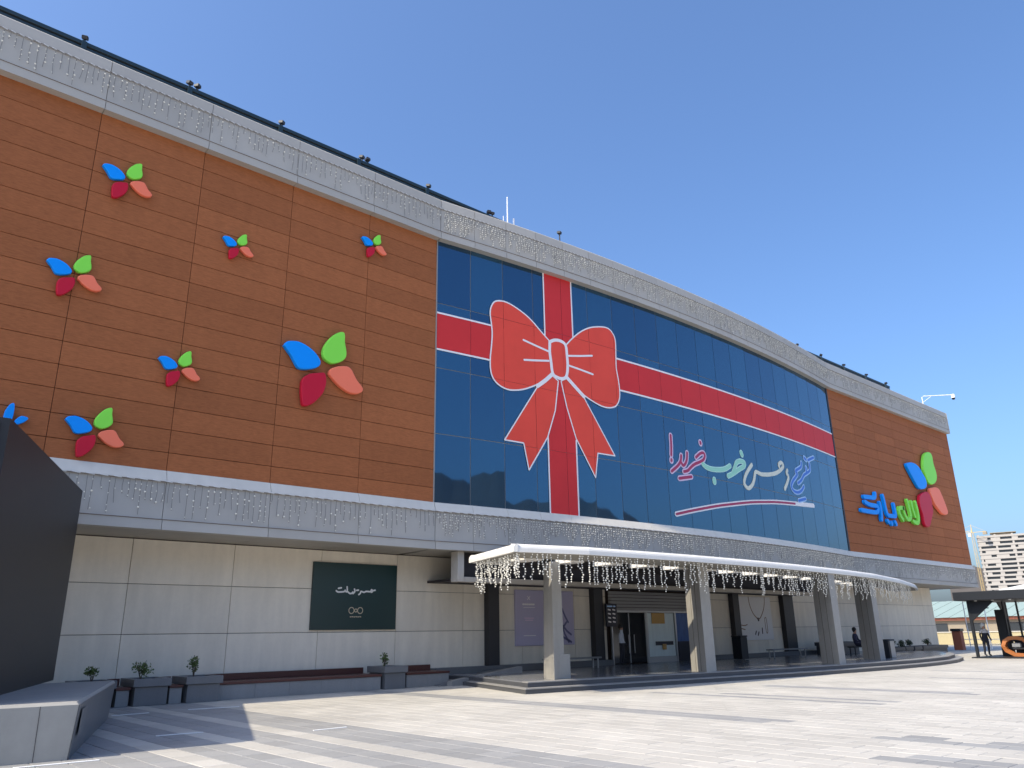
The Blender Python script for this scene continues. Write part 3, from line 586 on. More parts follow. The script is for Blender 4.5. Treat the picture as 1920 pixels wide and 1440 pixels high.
# big logo on the right wall
lg = empty('logo_sign', (56, YB-.045, 10.5)); tag(lg, 'blue and green Persian lettering with four large petals on the right brown wall', 'sign')
for k, P in LOGO_PETALS.items(): solid_shape('petal', [(a-56, b-10.5) for a, b in P], -.06, .2, PM[k], lg, bev=.05)['label'] = k+' petal'
for grp, m in ((LOGO_BLUE, 'bluepetal'), (LOGO_GREEN, 'greenpetal')):
    for L in grp:
        for st in L:
            mb = MB(); stroke(mb, [(a-56, b-10.5) for a, b in st], .27 if len(st) > 2 else .26, lambda x: 0., .05, .17); mb.build('letter' if len(st) > 2 else 'letter_dot', m, lg)
# gift bow film on the glass
YG = lambda x: YB-.03-bulge(x)
FC = GCOLS[1:-1]
bow = empty('gift_bow_graphic', (21.9, YG(21.9), 6.1)); tag(bow, 'red gift ribbon and bow film with white outline stuck across the blue glass', 'graphic')
def B_(o): o.location = Vector(o.location)-Vector((21.9, YG(21.9), 6.1)); return o
B_(filled('ribbon_band', [(16.0, 11.88), (46.66, 11.88), (46.66, 13.36), (16.0, 13.36)], .012, 'ribbon', bow, FC, YG, sharp=True))
B_(filled('ribbon_band', [(21.16, 6.05), (22.64, 6.05), (22.72, 16.4), (21.16, 16.4)], .017, 'ribbon', bow, FC, YG, sharp=True))
for nm, P, sh in (('tail', TAIL_L, True), ('tail', TAIL_R, True), ('loop', LOBE_L, False), ('loop', LOBE_R, False), ('knot', KNOT, False)):
    B_(filled(nm, P, .022 if nm == 'tail' else (.027 if nm == 'loop' else .031), 'bowred', bow, FC, YG, sharp=sh))
def outline(name, P, wd, off, closed=False, k=4, m='film'):
    mb = MB(); stroke(mb, P, wd, YG, off, 0, closed, k); return B_(mb.build(name, m, bow))
for z in (11.88, 13.36):
    outline('outline', [(16.0+1.5325*i, z) for i in range(2)], .07, .020, k=2); outline('outline', [(17.5+1.52*i*.6, z) for i in range(2)], .07, .0203, k=2)
    outline('outline', [(25.3+(46.66-25.3)*i/16, z) for i in range(17)], .08, .020, k=1)
for xa, xb in ((21.16, 21.16), (22.72, 22.64)):
    outline('outline', [(xa, 16.4), (xa, 13.4)], .07, .021); outline('outline', [((xa*.25+xb*.75), 9.2), (xb, 6.05)], .07, .021)
for P in (TAIL_L, TAIL_R):
    Q = P+[P[0]]
    for a, b in zip(Q[:-1], Q[1:]): outline('outline', [a, b], .055, .0245)
outline('outline', LOBE_L, .06, .0295, True); outline('outline', LOBE_R, .06, .0297, True); outline('outline', KNOT, .14, .034, True)
for i, L in enumerate(BOW_LINES): outline('line', L, .17 if i < 2 else .085, .0345)
# handwritten slogan film
slog = empty('slogan_graphic', (35, YG(35), 6.5)); tag(slog, 'handwritten Persian slogan in red, green, cream and blue on the right of the glass', 'graphic')
for k, sts in SLOGAN.items():
    for st in sts:
        mb, mi = MB(), MB()
        wd = dict(red=.27, green=.27, cream=.22, blue=.28)[k]
        if len(st) == 2 and math.dist(st[0], st[1]) < .25: wd *= 1.15
        stroke(mb, st, wd, YG, .012, k=5); stroke(mi, st, wd*(.5 if k in ('red', 'blue') else .7), YG, .018, k=5)
        for m_, b_ in ((dict(red='s_pink', green='s_palegreen', cream='s_cream', blue='s_paleblue')[k], mb), ('s_'+k, mi)):
            o = b_.build('letter_stroke' if b_ is mi else 'stroke_outline', m_, slog); o.location = Vector(o.location)-Vector((35, YG(35), 6.5))
for wd, m_, off in ((.24, 'film', .012), (.11, 's_red', .018)):
    mb = MB(); stroke(mb, UNDERLINE if off < .015 else UNDERLINE[:-1], wd, YG, off); o = mb.build('underline', m_, slog); o.location = -Vector((35, YG(35), 6.5))

# ---- billboard, banners and boards on the ground floor
def hung(name, label, cat, x0, x1, z0, z1, m, Y=YW-.05, t=.08, group=None):
    r = empty(name, ((x0+x1)/2, Y, z0)); tag(r, label, cat, group)
    w2 = (x1-x0)/2; MB().box(-w2, w2, -t, 0, 0, z1-z0, c=.008).build('panel', m, r)
    return r, (x0+x1)/2, Y-t, z0
def mark(r, org, name, m, P, wd, off=.004, closed=False, k=3):
    cx, yf, z0 = org; mb = MB()
    for st in P: stroke(mb, [(a-cx, b-z0) for a, b in st], wd, lambda x: -(hungt), off, 0, closed, k)
    return mb.build(name, m, r)
hungt = .08
r, cx, yf, z0 = hung('billboard', 'dark green billboard with white Persian script on the beige wall', 'billboard', 12.62, 15.92, 1.87, 4.07, 'billboard')
org = (cx, yf, z0); mark(r, org, 'script', 'white', BILL, .055)
for i, c in enumerate(BILL_RINGS[:3]):
    rr = .10 if i != 1 else .05
    mark(r, org, 'logo_ring', 'gold', [[(c[0]+rr*math.cos(a*math.pi/6), c[1]+rr*math.sin(a*math.pi/6)) for a in range(12)]], .028, closed=True)
mark(r, org, 'small_text', 'gold', [[(BILL_RINGS[3][0]-.22+.075*i, BILL_RINGS[3][1]+.01*(i % 2)), (BILL_RINGS[3][0]-.18+.075*i, BILL_RINGS[3][1])] for i in range(6)], .03)
r, cx, yf, z0 = hung('purple_banner', 'tall lilac advertising banner beside the first concrete fin', 'banner', 21.62, 24.95, 1.19, 3.37, 'purple'); org = (cx, yf, z0)
mark(r, org, 'print', 'film', [[(22.28, 2.98), (22.42, 3.12)], [(22.42, 2.98), (22.28, 3.12)]], .03); mark(r, org, 'print', 'film', [[(22.02+.11*i, 2.80), (22.09+.11*i, 2.80)] for i in range(6)], .07); mark(r, org, 'print', 'film', [[(22.05, 2.68), (22.68, 2.68)]], .02)
mark(r, org, 'print', 's_pink', [[(22.1, 2.26), (22.6, 2.26)], [(22.15, 2.18), (22.55, 2.18)]], .04); mark(r, org, 'print', 'film', [[(22.05, 1.58), (22.7, 1.58)]], .03)
mark(r, org, 'print', 'purpledark', [[(24.25, 2.65), (24.45, 2.3), (24.6, 2.1)], [(23.9, 1.9), (24.2, 2.0), (24.5, 1.75), (24.75, 1.6)], [(24.0, 1.6), (24.4, 1.45), (24.75, 1.3)], [(24.5, 2.1), (24.3, 1.8), (24.6, 1.3)]], .09)
r, cx, yf, z0 = hung('necklace_poster', 'white jewellery poster with a necklace between two dark pillars', 'poster', 37.32, 40.7, 1.15, 3.40, 'paper'); org = (cx, yf, z0)
mark(r, org, 'print', 'inkgold', [[(38.55, 3.38), (38.6, 3.0), (38.85, 2.55), (39.2, 2.28), (39.32, 2.22), (39.6, 2.35), (39.95, 2.75), (40.1, 3.1), (40.15, 3.38)]], .06); mark(r, org, 'print', 'ink', [[(39.3, 2.25), (39.34, 2.18)]], .14)
mark(r, org, 'print', 'inkgold', [[(37.5, 1.95), (37.9, 1.9), (38.2, 1.95)], [(37.6, 1.75), (37.95, 1.7)], [(39.95, 2.25), (40.1, 2.3), (40.15, 1.6), (40.0, 1.55), (39.95, 2.2)]], .05); mark(r, org, 'print', 'ink', [[(38.9, 1.45), (39.0, 1.6)], [(39.15, 1.4), (39.25, 1.55)], [(39.6, 1.5), (39.62, 1.75)]], .09)
r, cx, yf, z0 = hung('hours_board', 'small dark notice board with white lines left of the entrance doors', 'notice board', 26.66, 27.36, 1.90, 2.87, 'boarddark', Y=24.1); org = (cx, yf, z0)
mark(r, org, 'print', 's_paleblue', [[(26.74, 2.76), (27.05, 2.76)], [(27.15, 2.76), (27.25, 2.76)]], .06); mark(r, org, 'print', 'film', [[(26.78+.3*j, 2.62-.17*i), (26.92+.3*j, 2.60-.17*i)] for i in range(4) for j in range(2)], .06)

# ================================================================ FESTOON LIGHTS
def curtain(name, label, Y, ztop, zmin, zmax, seed, dens):
    rnd = random.Random(seed); mb = MB(); x = XL
    while x < XR-.1:
        y = Y-bulge(x); arc = X0 < x < X1; L = rnd.uniform(.45, zmax-zmin) if rnd.random() < .8 else rnd.uniform(.2, .5)
        mb.tube([(x, y, ztop), (x+rnd.uniform(-.025, .025), y, ztop-L*.5), (x+rnd.uniform(-.03, .03), y, ztop-L)], .009, 3, 1)
        nb = int(L/(.085 if arc else .14))
        for i in range(nb):
            if rnd.random() < (.9 if arc else .62): mb.octa((x+rnd.uniform(-.03, .03), y-.012, ztop-L*(i+.7)/nb), rnd.choice((.018, .023, .028)) if arc else rnd.choice((.016, .02, .03)), 0)
        x += rnd.uniform(.08, .14) if arc else rnd.uniform(.13, .22)
    # garland along the top: pale beads with dark gaps
    x = XL; k = 0
    while x < XR-.3:
        y = Y-.012-bulge(x); st = dens
        mb.add([(x, y, ztop+.03), (x+st*.62, Y-.012-bulge(x+st*.62), ztop+.012), (x+st*.62, Y-.012-bulge(x+st*.62), ztop+.042), (x, y, ztop+.062)], [(0, 1, 2, 3)], 2)
        mb.tube([(x, y+.006, ztop+.03), (x+st, Y-.006-bulge(x+st), ztop+.028)], .010, 3, 3); x += st; k += 1
    mb.tube([(x_, Y-.01-bulge(x_), ztop-(zmax-zmin)-.02) for x_ in [XL+i*(XR-XL)/90 for i in range(91)]], .011, 3, 3)
    o = mb.build(name, ['bulb', 'wire', 'garland', 'garlanddark']); return tag(o, label, 'string lights', kind='stuff')
curtain('string_lights', 'curtain of tiny bulb strings along the roof cornice', YC-.0, 17.66, 16.7, 17.66, 3, .20)
curtain('string_lights', 'curtain of tiny bulb strings along the grey ledge above the ground floor', YLG-.005, 5.74, 4.76, 5.74, 5, .33)
# icicle strings under the canopy, each hangs by itself
rnd = random.Random(11); ICE = []
for v in range(9):
    mb = MB(); L = (1.0, .85, .75, .6, .5, .95, .68, .42, .8)[v]; px = 0
    pts = [(0, 0, 0)]
    for i in range(6): px += rnd.uniform(-.035, .035); pts.append((px, rnd.uniform(-.02, .02), -L*(i+1)/6))
    mb.tube(pts, .006, 3, 1); nb = int(L/.065)
    for i in range(nb):
        t = (i+.6)/nb*6; k = min(5, int(t)); q = Vector(pts[k]).lerp(Vector(pts[k+1]), t-k); mb.octa((q.x+rnd.uniform(-.03, .03), q.y+rnd.uniform(-.03, .03), q.z), rnd.uniform(.022, .034), 0)
    me = mesh('icicle_light', mb.V, mb.F, ['bulb', 'wire']); me.polygons.foreach_set('material_index', mb.M); ICE.append(me)
def icicle(x, y, lb, gp): o = link('icicle_light', rnd.choice(ICE), None, (x, y, ZS-.012), rnd.uniform(0, 6)); tag(o, lb, 'string light', gp)
x = 14.75
while x < 46:
    icicle(x, front(x)+.06+rnd.uniform(0, .05), 'string of tiny white bulbs hanging from the front edge of the entrance canopy', 'icicle lights on the canopy front edge'); x += rnd.uniform(.10, .30)
for i in range(34):
    t = (i+.5)/34; icicle(14.6+1.1*t+.08+rnd.uniform(0, .25), 16.5+3.4*t, 'string of tiny white bulbs hanging from the left end of the entrance canopy', 'icicle lights on the left canopy end')

# ================================================================ PYLON AND CONCRETE BLOCK
bx, by = Vector((3.27, 13.45, 0)), Vector((5.55, 19.95, 0)); dv = (by-bx).normalized(); nv = Vector((-dv.y, dv.x, 0))
blk = empty('concrete_block', (3.27, 13.45, 0)); tag(blk, 'low grey concrete bench block under the dark pylon', 'bench')
L = (by-bx).length; fr = Vector((-1, .12, 0)).normalized()
def bp(u, v, z, base=Vector((0, 0, 0))): q = dv*u+fr*v; return (q.x, q.y, z)
V = [bp(0, 0, 0), bp(L, 0, 0), bp(L, 5, 0), bp(0, 5, 0), bp(-.06, -.06, .74), bp(L+.05, -.06, .74), bp(L+.05, 5, .74), bp(-.06, 5, .74), bp(-.02, -.02, .78), bp(L, -.02, .78), bp(L, 5, .78), bp(-.02, 5, .78)]
F = [(3, 2, 1, 0), (8, 9, 10, 11)]+[(l*4+k, l*4+(k+1) % 4, l*4+4+(k+1) % 4, l*4+4+k) for l in range(2) for k in range(4)]
link('block', mesh('block', V, F, 'concrete'), blk)
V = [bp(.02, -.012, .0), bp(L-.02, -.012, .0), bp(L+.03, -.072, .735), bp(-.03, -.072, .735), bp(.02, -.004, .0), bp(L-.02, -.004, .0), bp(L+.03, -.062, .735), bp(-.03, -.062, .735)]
link('shade_panel', mesh('shade_panel', V, [(0, 1, 2, 3), (7, 6, 5, 4), (0, 4, 5, 1), (1, 5, 6, 2), (2, 6, 7, 3), (3, 7, 4, 0)], 'granite'), blk)  # added dark sheet: shade of the block's right face put into its colour
mb = MB(); mb.add([bp(-.014, .42, .01), bp(-.014, .428, .01), bp(-.075, .428, .74), bp(-.075, .42, .74)], [(0, 1, 2, 3)]); mb.build('joint', 'joint', blk)
mb = MB(); mb.add([(Vector(bp(.25, -.05, .28))+Vector((.02, 0, 0)))[:], (Vector(bp(1.0, -.05, .28))+Vector((.02, 0, 0)))[:], (Vector(bp(1.0, -.06, .66))+Vector((.03, 0, 0)))[:], (Vector(bp(.25, -.06, .66))+Vector((.03, 0, 0)))[:]], [(0, 1, 2, 3)]); mb.build('plate', 'granite', blk)
pyl = empty('pylon', (1.85, 13.7, .78)); tag(pyl, 'tall black sign pylon standing on the concrete block at the left', 'pylon')
e = Vector((4.72-1.85, 21.6-13.7, 0)); en = e.normalized(); ef = Vector((-1, .10, 0))
def pp(u, v, z): q = en*u+ef*v; return (q.x, q.y, z-.78)
EL = e.length
V = [pp(0, 0, .78), pp(EL, 0, .78), pp(EL, 3.2, .78), pp(0, 3.2, .78), pp(0, 0, 4.9), pp(EL, 0, 5.22), pp(EL, 3.2, 5.22), pp(0, 3.2, 4.9)]
link('slab', mesh('slab', V, [(3, 2, 1, 0), (4, 5, 6, 7), (0, 1, 5, 4), (1, 2, 6, 5), (2, 3, 7, 6), (3, 0, 4, 7)], 'blackpylon'), pyl)
mb = MB(); mb.add([pp(-.01, .12, .8), pp(-.01, 3.1, .8), pp(-.01, 3.1, 4.82), pp(-.01, .12, 4.82), pp(-.05, .12, .8), pp(-.05, 3.1, .8), pp(-.05, 3.1, 4.82), pp(-.05, .12, 4.82)], [(4, 5, 6, 7), (0, 1, 5, 4), (1, 2, 6, 5), (2, 3, 7, 6), (3, 0, 4, 7)]); mb.build('front_panel', 'blackpylon', pyl)

# ================================================================ STREET FURNITURE ALONG THE WALL
def leaves(mb, c, r, h, n, size, rnd, mi=0):
    for i in range(n):
        a = rnd.uniform(0, 6.283); q = rnd.random()**.5*r; z = rnd.random()*h; q *= (1-.5*abs(z/h-.4))
        p = Vector((c[0]+q*math.cos(a), c[1]+q*math.sin(a), c[2]+z)); d = Vector((rnd.uniform(-1, 1), rnd.uniform(-1, 1), rnd.uniform(-.3, 1))).normalized()
        s = d.orthogonal().normalized()*size*.4; L = size*rnd.uniform(.7, 1.3)
        mb.add([p, p+d*L*.5+s, p+d*L, p+d*L*.5-s], [(0, 1, 2, 3)], mi)
def shrub(x, y, z, h, r, n, label, group, size=.07, m='leaf', seed=0):
    rnd = random.Random(seed+int(x*100)); t = empty('shrub', (x, y, z)); tag(t, label, 'plant', group)
    mb = MB()
    for i in range(5): a = rnd.uniform(0, 6.28); mb.tube([(0, 0, 0), (math.cos(a)*r*.3, math.sin(a)*r*.3, h*.5), (math.cos(a)*r*.55, math.sin(a)*r*.55, h*rnd.uniform(.75, 1))], .012, 4, r1=.005)
    mb.build('stem', 'bark', t); mb = MB()
    for i in range(7): a = rnd.uniform(0, 6.28); q = r*rnd.uniform(0, .7); leaves(mb, (q*math.cos(a), q*math.sin(a), h*rnd.uniform(.1, .62)), r*.45, h*.36, n//7, size, rnd)
    mb.build('foliage', m, t); return t
def planter(x0, x1, y0, y1, h, label, group, m='granite'):
    t = empty('planter', ((x0+x1)/2, (y0+y1)/2, 0)); tag(t, label, 'planter', group); a, b = (x1-x0)/2, (y1-y0)/2
    MB().box(-a+.06, a-.06, -b+.06, b-.06, 0, h-.2, c=.01).build('body', m, t)
    mb = MB(); k = .12
    for q in ((-a, a, -b, -b+k), (-a, a, b-k, b), (-a, -a+k, -b+k, b-k), (a-k, a, -b+k, b-k)): mb.box(*q, h-.198, h, c=.008)
    mb.build('rim', m, t); MB().box(-a+k, a-k, -b+k, b-k, h-.12, h-.05).build('soil', 'soil', t); return t
def bench(x0, x1, y0, y1, label, h=.5):
    t = empty('granite_bench', ((x0+x1)/2, (y0+y1)/2, 0)); tag(t, label, 'bench', 'granite benches along the beige wall'); a, b = (x1-x0)/2, (y1-y0)/2
    n = max(1, round(2*a/1.1))
    for i in range(n): MB().box(-a+2*a*i/n+.003, -a+2*a*(i+1)/n-.003, -b, b, 0, h-.06, c=.006).build('block', 'granitelight', t)
    nb = 4; bw = (2*b-.02)/nb
    for i in range(nb): MB().box(-a-.02, a+.02, -b-.03+i*(bw+.012), -b-.03+i*(bw+.012)+bw, h-.058, h+.01, c=.008).build('slat', 'wood', t)
    MB().box(-a, a, b-.05, b, h+.012, h+.2, c=.01).build('back_slat', 'wood', t); return t
GP, G1 = 'granite planters along the beige wall', 'small plants in the granite planters'
planter(5.5, 6.45, 22.75, 23.9, .66, 'grey granite planter half hidden behind the concrete block', GP)
planter(6.85, 7.8, 22.7, 23.9, .67, 'grey granite planter, first one fully seen right of the concrete block', GP)
planter(8.2, 9.2, 22.7, 23.9, .67, 'grey granite planter at the left end of the long bench', GP)
planter(14.6, 15.5, 22.9, 24.0, .70, 'grey granite planter between the long and the short bench below the billboard', GP)
bench(6.5, 6.82, 22.9, 23.9, 'very short granite bench with wooden top between the first two planters', .46); bench(7.84, 8.17, 22.9, 23.9, 'short granite bench with wooden top between the second and third planter', .46)
bench(9.25, 14.55, 23.05, 24.2, 'long granite bench with dark red wooden slats below the beige wall', .46); bench(15.55, 17.3, 23.05, 24.2, 'short granite bench with wooden top right of the billboard planter', .46)
shrub(5.95, 23.2, .6, .45, .2, 120, 'small green plant just above the concrete block', G1); shrub(7.15, 23.2, .62, .55, .3, 200, 'bushiest small plant, in the planter right of the concrete block', G1); shrub(8.55, 23.2, .62, .6, .2, 150, 'tall thin plant in the planter at the left end of the long bench', G1)
shrub(14.85, 23.3, .65, .5, .16, 70, 'small yellow-green plant below the billboard', G1, .1)
# ramp beside the platform
rp = empty('granite_ramp', (17, 22.2, 0)); tag(rp, 'low granite ramp wall left of the entrance platform', 'ramp')
MB().add([(0, .25, 0), (3.2, .25, 0), (3.2, .55, 0), (0, .55, 0), (0, .25, .16), (3.2, .25, .52), (3.2, .55, .52), (0, .55, .16)], [(3, 2, 1, 0), (4, 5, 6, 7), (0, 1, 5, 4), (1, 2, 6, 5), (2, 3, 7, 6), (3, 0, 4, 7)]).build('kerb', 'granitelight', rp)
MB().add([(-.3, .56, 0), (3.2, .56, 0), (3.2, 1.8, 0), (-.3, 1.8, 0), (-.3, .56, .04), (3.2, .56, .40), (3.2, 1.8, .40), (-.3, 1.8, .04)], [(3, 2, 1, 0), (4, 5, 6, 7), (0, 1, 5, 4), (1, 2, 6, 5), (2, 3, 7, 6), (3, 0, 4, 7)]).build('slope', 'granite', rp)
# right hand planters
planter(43.6, 46.6, 22.4, 23.6, .95, 'grey granite planter wall behind the third concrete fin', 'granite planters right of the entrance', 'granitedark'); shrub(44.2, 22.9, .9, .5, .22, 90, 'small plant on the planter wall behind the third fin', 'plants right of the entrance')
for i, (a, b) in enumerate([(50, 51.9), (52, 53.1), (53.3, 54.4), (54.6, 58.6)]):
    planter(a, b, 22.1, 23.2, .52+.02*(i % 2), ['grey granite planter, first right of the last concrete fin', 'narrow grey granite planter, second right of the last fin', 'narrow grey granite planter, third right of the last fin', 'longest and farthest grey granite planter before the mall corner'][i], 'granite planters right of the entrance', 'granitedark')
for x, lb in ((51.2, 'dark round shrub nearest the last concrete fin'), (52.6, 'dark round shrub, second from the last concrete fin'), (53.8, 'dark round shrub, third from the last concrete fin'), (56.5, 'dark round shrub standing alone near the mall corner')):
    shrub(x, 22.6, .46, .5, .32, 260, lb, 'plants right of the entrance', .08, 'leafdark')
bn = empty('litter_bin', (38.9, 17.4, .3)); tag(bn, 'light steel litter bin by the last concrete fin', 'bin'); MB().box(-.1, .35, -.2, .2, .02, .78, c=.02).build('shell', 'alu', bn); MB().box(-.12, .37, -.22, .22, .782, .84, c=.02).build('lid', 'steel', bn); MB().box(-.3, -.104, -.2, .2, 0, .8, c=.01).build('frame', 'steel', bn)
bk = empty('black_bin', (34.6, 22.6, .3)); tag(bk, 'tall black box bin left of the necklace poster', 'bin'); MB().box(-.28, .28, -.25, .25, .04, 1.05, c=.02).build('body', 'steel', bk); MB().box(-.3, .3, -.27, .27, 1.052, 1.12, c=.02).build('lid', 'darktrim', bk)
def slim_bench(x, y, L, lb, m='alu', top='granitelight', h=.42):
    t = empty('slim_bench', (x, y, .3)); tag(t, lb, 'bench'); MB().box(0, L, -.2, .2, h-.06, h, c=.01).build('seat', top, t)
    for q in (.15, L-.2):
        for s in (-.15, .12): MB().box(q, q+.05, s, s+.04, 0, h-.062).build('leg', m, t)
slim_bench(21.9, 23.0, 3.0, 'slim pale bench below the lilac banner'); slim_bench(37.2, 22.6, 3.4, 'slim pale bench below the necklace poster'); slim_bench(42.4, 20.9, 2.3, 'black bench with two people beside the third concrete fin', 'steel', 'steel', .45)

# ================================================================ PEOPLE
def person_mat(name, cols, pants, top, skin=(.45, .25, .17), z1=.9, z2=1.45):
    m = bpy.data.materials.new(name); m.use_nodes = True; n = m.node_tree; b = n.nodes['Principled BSDF']; b.inputs['Roughness'].default_value = .75
    tc = n.nodes.new('ShaderNodeTexCoord'); sp = n.nodes.new('ShaderNodeSeparateXYZ'); n.links.new(tc.outputs['Object'], sp.inputs[0])
    mr = n.nodes.new('ShaderNodeMapRange'); mr.inputs[1].default_value = 0; mr.inputs[2].default_value = 2; n.links.new(sp.outputs[2], mr.inputs[0])
    r = n.nodes.new('ShaderNodeValToRGB'); r.color_ramp.interpolation = 'CONSTANT'; n.links.new(mr.outputs[0], r.inputs[0])
    e = r.color_ramp.elements; e[0].color = (.02, .02, .02, 1); e[1].position = .04; e[1].color = (*pants, 1)
    q = e.new(z1/2); q.color = (*top, 1); q = e.new(z2/2); q.color = (*skin, 1); n.links.new(r.outputs[0], b.inputs['Base Color']); MAT[name] = m; return name
def person(loc, rz, label, m, J, E, hair='hair', scarf=False, group=None):
    t = empty('person', loc, rz); tag(t, label, 'person', group)
    me = bpy.data.meshes.new('body'); me.from_pydata([j[:3] for j in J], E, []); me.update(); o = link('body', me, t); me.materials.append(MAT[m])
    bpy.context.view_layer.objects.active = o
    md = o.modifiers.new('skin', 'SKIN'); o.modifiers.new('sub', 'SUBSURF').levels = 2; o.modifiers['sub'].render_levels = 2
    for i, j in enumerate(J): me.skin_vertices[0].data[i].radius = (j[3], j[3]*(j[4] if len(j) > 4 else 1))
    me.skin_vertices[0].data[0].use_root = True
    h = max(J, key=lambda j: j[2]); bm = bmesh.new(); bmesh.ops.create_icosphere(bm, subdivisions=2, radius=.115)
    for v in bm.verts:
        v.co.z = v.co.z*1.1 if v.co.z > 0 else v.co.z*(1.6 if scarf else .6); v.co.y += .03; v.co.x *= 1
    hm = bpy.data.meshes.new('hair'); bm.to_mesh(hm); bm.free(); hm.materials.append(MAT[hair]); link('hair', hm, t, (h[0], h[1]+.01, h[2]-.02)); return t
def standing(hh=1.75, arm=.12):
    s = hh/1.75
    J = [(0, 0, .95, .15, .8), (0, 0, 1.18, .14, .8), (0, 0, 1.38, .15, .75), (0, 0, 1.5, .06), (0, -.01, 1.6, .085), (0, -.01, 1.72, .07),
         (.2, 0, 1.40, .065), (.26, .02, 1.14, .05), (.25, -.12, .92, .04), (.25, -.17, .84, .035), (-.2, 0, 1.40, .065), (-.27, .02, 1.14, .05), (-.26, -.06, .9, .04), (-.26, -.08, .82, .035),
         (.1, 0, .88, .1), (.11, -.02, .5, .07), (.11, .03, .1, .05), (.11, -.13, .04, .045), (-.1, 0, .88, .1), (-.12, .02, .5, .07), (-.12, .08, .1, .05), (-.12, -.08, .04, .045)]
    E = [(0, 1), (1, 2), (2, 3), (3, 4), (4, 5), (2, 6), (6, 7), (7, 8), (8, 9), (2, 10), (10, 11), (11, 12), (12, 13), (0, 14), (14, 15), (15, 16), (16, 17), (0, 18), (18, 19), (19, 20), (20, 21)]
    return [(a*s, b*s, c*s, *r) for a, b, c, *r in J], E
def seated():
    J = [(0, .05, .56, .16, .85), (0, .06, .80, .14, .8), (0, .04, 1.0, .15, .75), (0, .02, 1.12, .06), (0, -.01, 1.22, .085), (0, -.01, 1.34, .07),
         (.2, .03, 1.02, .065), (.27, -.02, .78, .05), (.18, -.25, .66, .04), (.12, -.32, .64, .035), (-.2, .03, 1.02, .065), (-.27, -.02, .78, .05), (-.18, -.25, .66, .04), (-.12, -.32, .64, .035),
         (.1, -.02, .54, .1), (.13, -.42, .52, .075), (.13, -.44, .12, .05), (.13, -.58, .04, .045), (-.1, -.02, .54, .1), (-.13, -.42, .52, .075), (-.13, -.44, .12, .05), (-.13, -.58, .04, .045)]
    return J, standing()[1]
person_mat('p_white', None, (.03, .03, .04), (.62, .64, .68)); person_mat('p_dark', None, (.02, .022, .035), (.6, .58, .58), z1=1.24, z2=1.46); person_mat('p_seatw', None, (.03, .03, .04), (.65, .66, .72), z1=.6, z2=1.09); person_mat('p_seatd', None, (.02, .02, .04), (.02, .02, .05), z1=.6, z2=1.09)
person((44.35, 20.9, .3), .3, 'seated person in a white top on the black bench by the third fin', 'p_seatw', *seated()); person((43.2, 20.95, .3), .1, 'seated person in dark clothes on the black bench by the third fin', 'p_seatd', *seated(), scarf=True)
person((27.2, 23.7, .3), .5, 'person in a white top standing left of the entrance doors', 'p_white', *standing(1.62))
person((50.6, 17.05, .06), -.6, 'person in dark clothes with a white headscarf standing in the black pavilion', 'p_dark', *standing(1.72), hair='white', scarf=True)

# ================================================================ PAVILION AT THE RIGHT
pv = empty('pavilion', (49, 17.2, 0)); tag(pv, 'black steel pavilion with a thick flat roof at the right edge', 'pavilion')
MB().box(-.6, 6.5, -11, .35, 3.03, 3.50, c=.02).build('roof', 'steel', pv); MB().box(-.2, 6, -10.6, .1, 0, .06).build('floor', 'steel', pv)
for (a, b) in ((.0, -.15), (5.8, -.15), (.0, -5.6), (5.8, -5.6), (0, -10.5)): MB().box(a, a+.14, b-.07, b+.07, .06, 3.03).build('post', 'steel', pv)
for a, s in ((0, 1), (5.94, -1)):
    MB().add([(a+s*.14, -.2, 3.02), (a+s*1.3, -.2, 3.02), (a+s*.14, -.2, 2.0), (a+s*.14, -.1, 3.02), (a+s*1.3, -.1, 3.02), (a+s*.14, -.1, 2.0)], [(0, 1, 2), (3, 5, 4), (0, 3, 4, 1), (1, 4, 5, 2), (2, 5, 3, 0)]).build('brace', 'steel', pv)
MB().add([(.02, -.22, 3.02), (.02, -1.5, 3.02), (.02, -.22, 1.95), (.12, -.22, 3.02), (.12, -1.5, 3.02), (.12, -.22, 1.95)], [(0, 1, 2), (3, 5, 4), (0, 3, 4, 1), (1, 4, 5, 2), (2, 5, 3, 0)]).build('brace', 'steel', pv)
for b in (-.6, -1.45, -2.3): MB().tube([(-.1, b, 3.03), (-.1, b, 2.99)], .07, 8).build('downlight', 'white', pv)
kk = empty('kiosk', (51.6, 15.6, .06)); tag(kk, 'black kiosk counter with tall dark posts inside the pavilion', 'kiosk')
MB().box(-.1, .3, .55, 1.0, 0, 2.5, c=.01).build('cabinet', 'steel', kk); MB().box(.2, 3, -3.5, .5, .75, 1.05, c=.02).build('counter_top', 'steel', kk); MB().box(.3, 2.8, -3.4, .4, 0, .75).build('counter_base', 'boarddark', kk)
MB().box(-.06, .04, .5, .58, 0, 2.95).box(-.06, .04, -.2, -.12, 0, 2.95).build('tall_post', 'steel', kk); MB().box(.3, .7, -.6, -.2, 1.05, 1.75, c=.05).build('cooler', 'display', kk)
og = empty('orange_seat', (50.4, 15.75, .06)); tag(og, 'orange C-shaped curved seat frame in the pavilion', 'seat')
pts = [(0.2, -1.45, .08), (.15, -.6, .06), (.1, -.1, .1), (.05, .25, .3), (0, .35, .55), (.05, .25, .8), (.1, .02, .95), (.15, -.3, .97), (.2, -.6, .9), (.25, -.75, .72)]
mb = MB(); LL = [Vector(p) for p in smooth_line(pts, 4)] if False else [Vector(p) for p in pts]
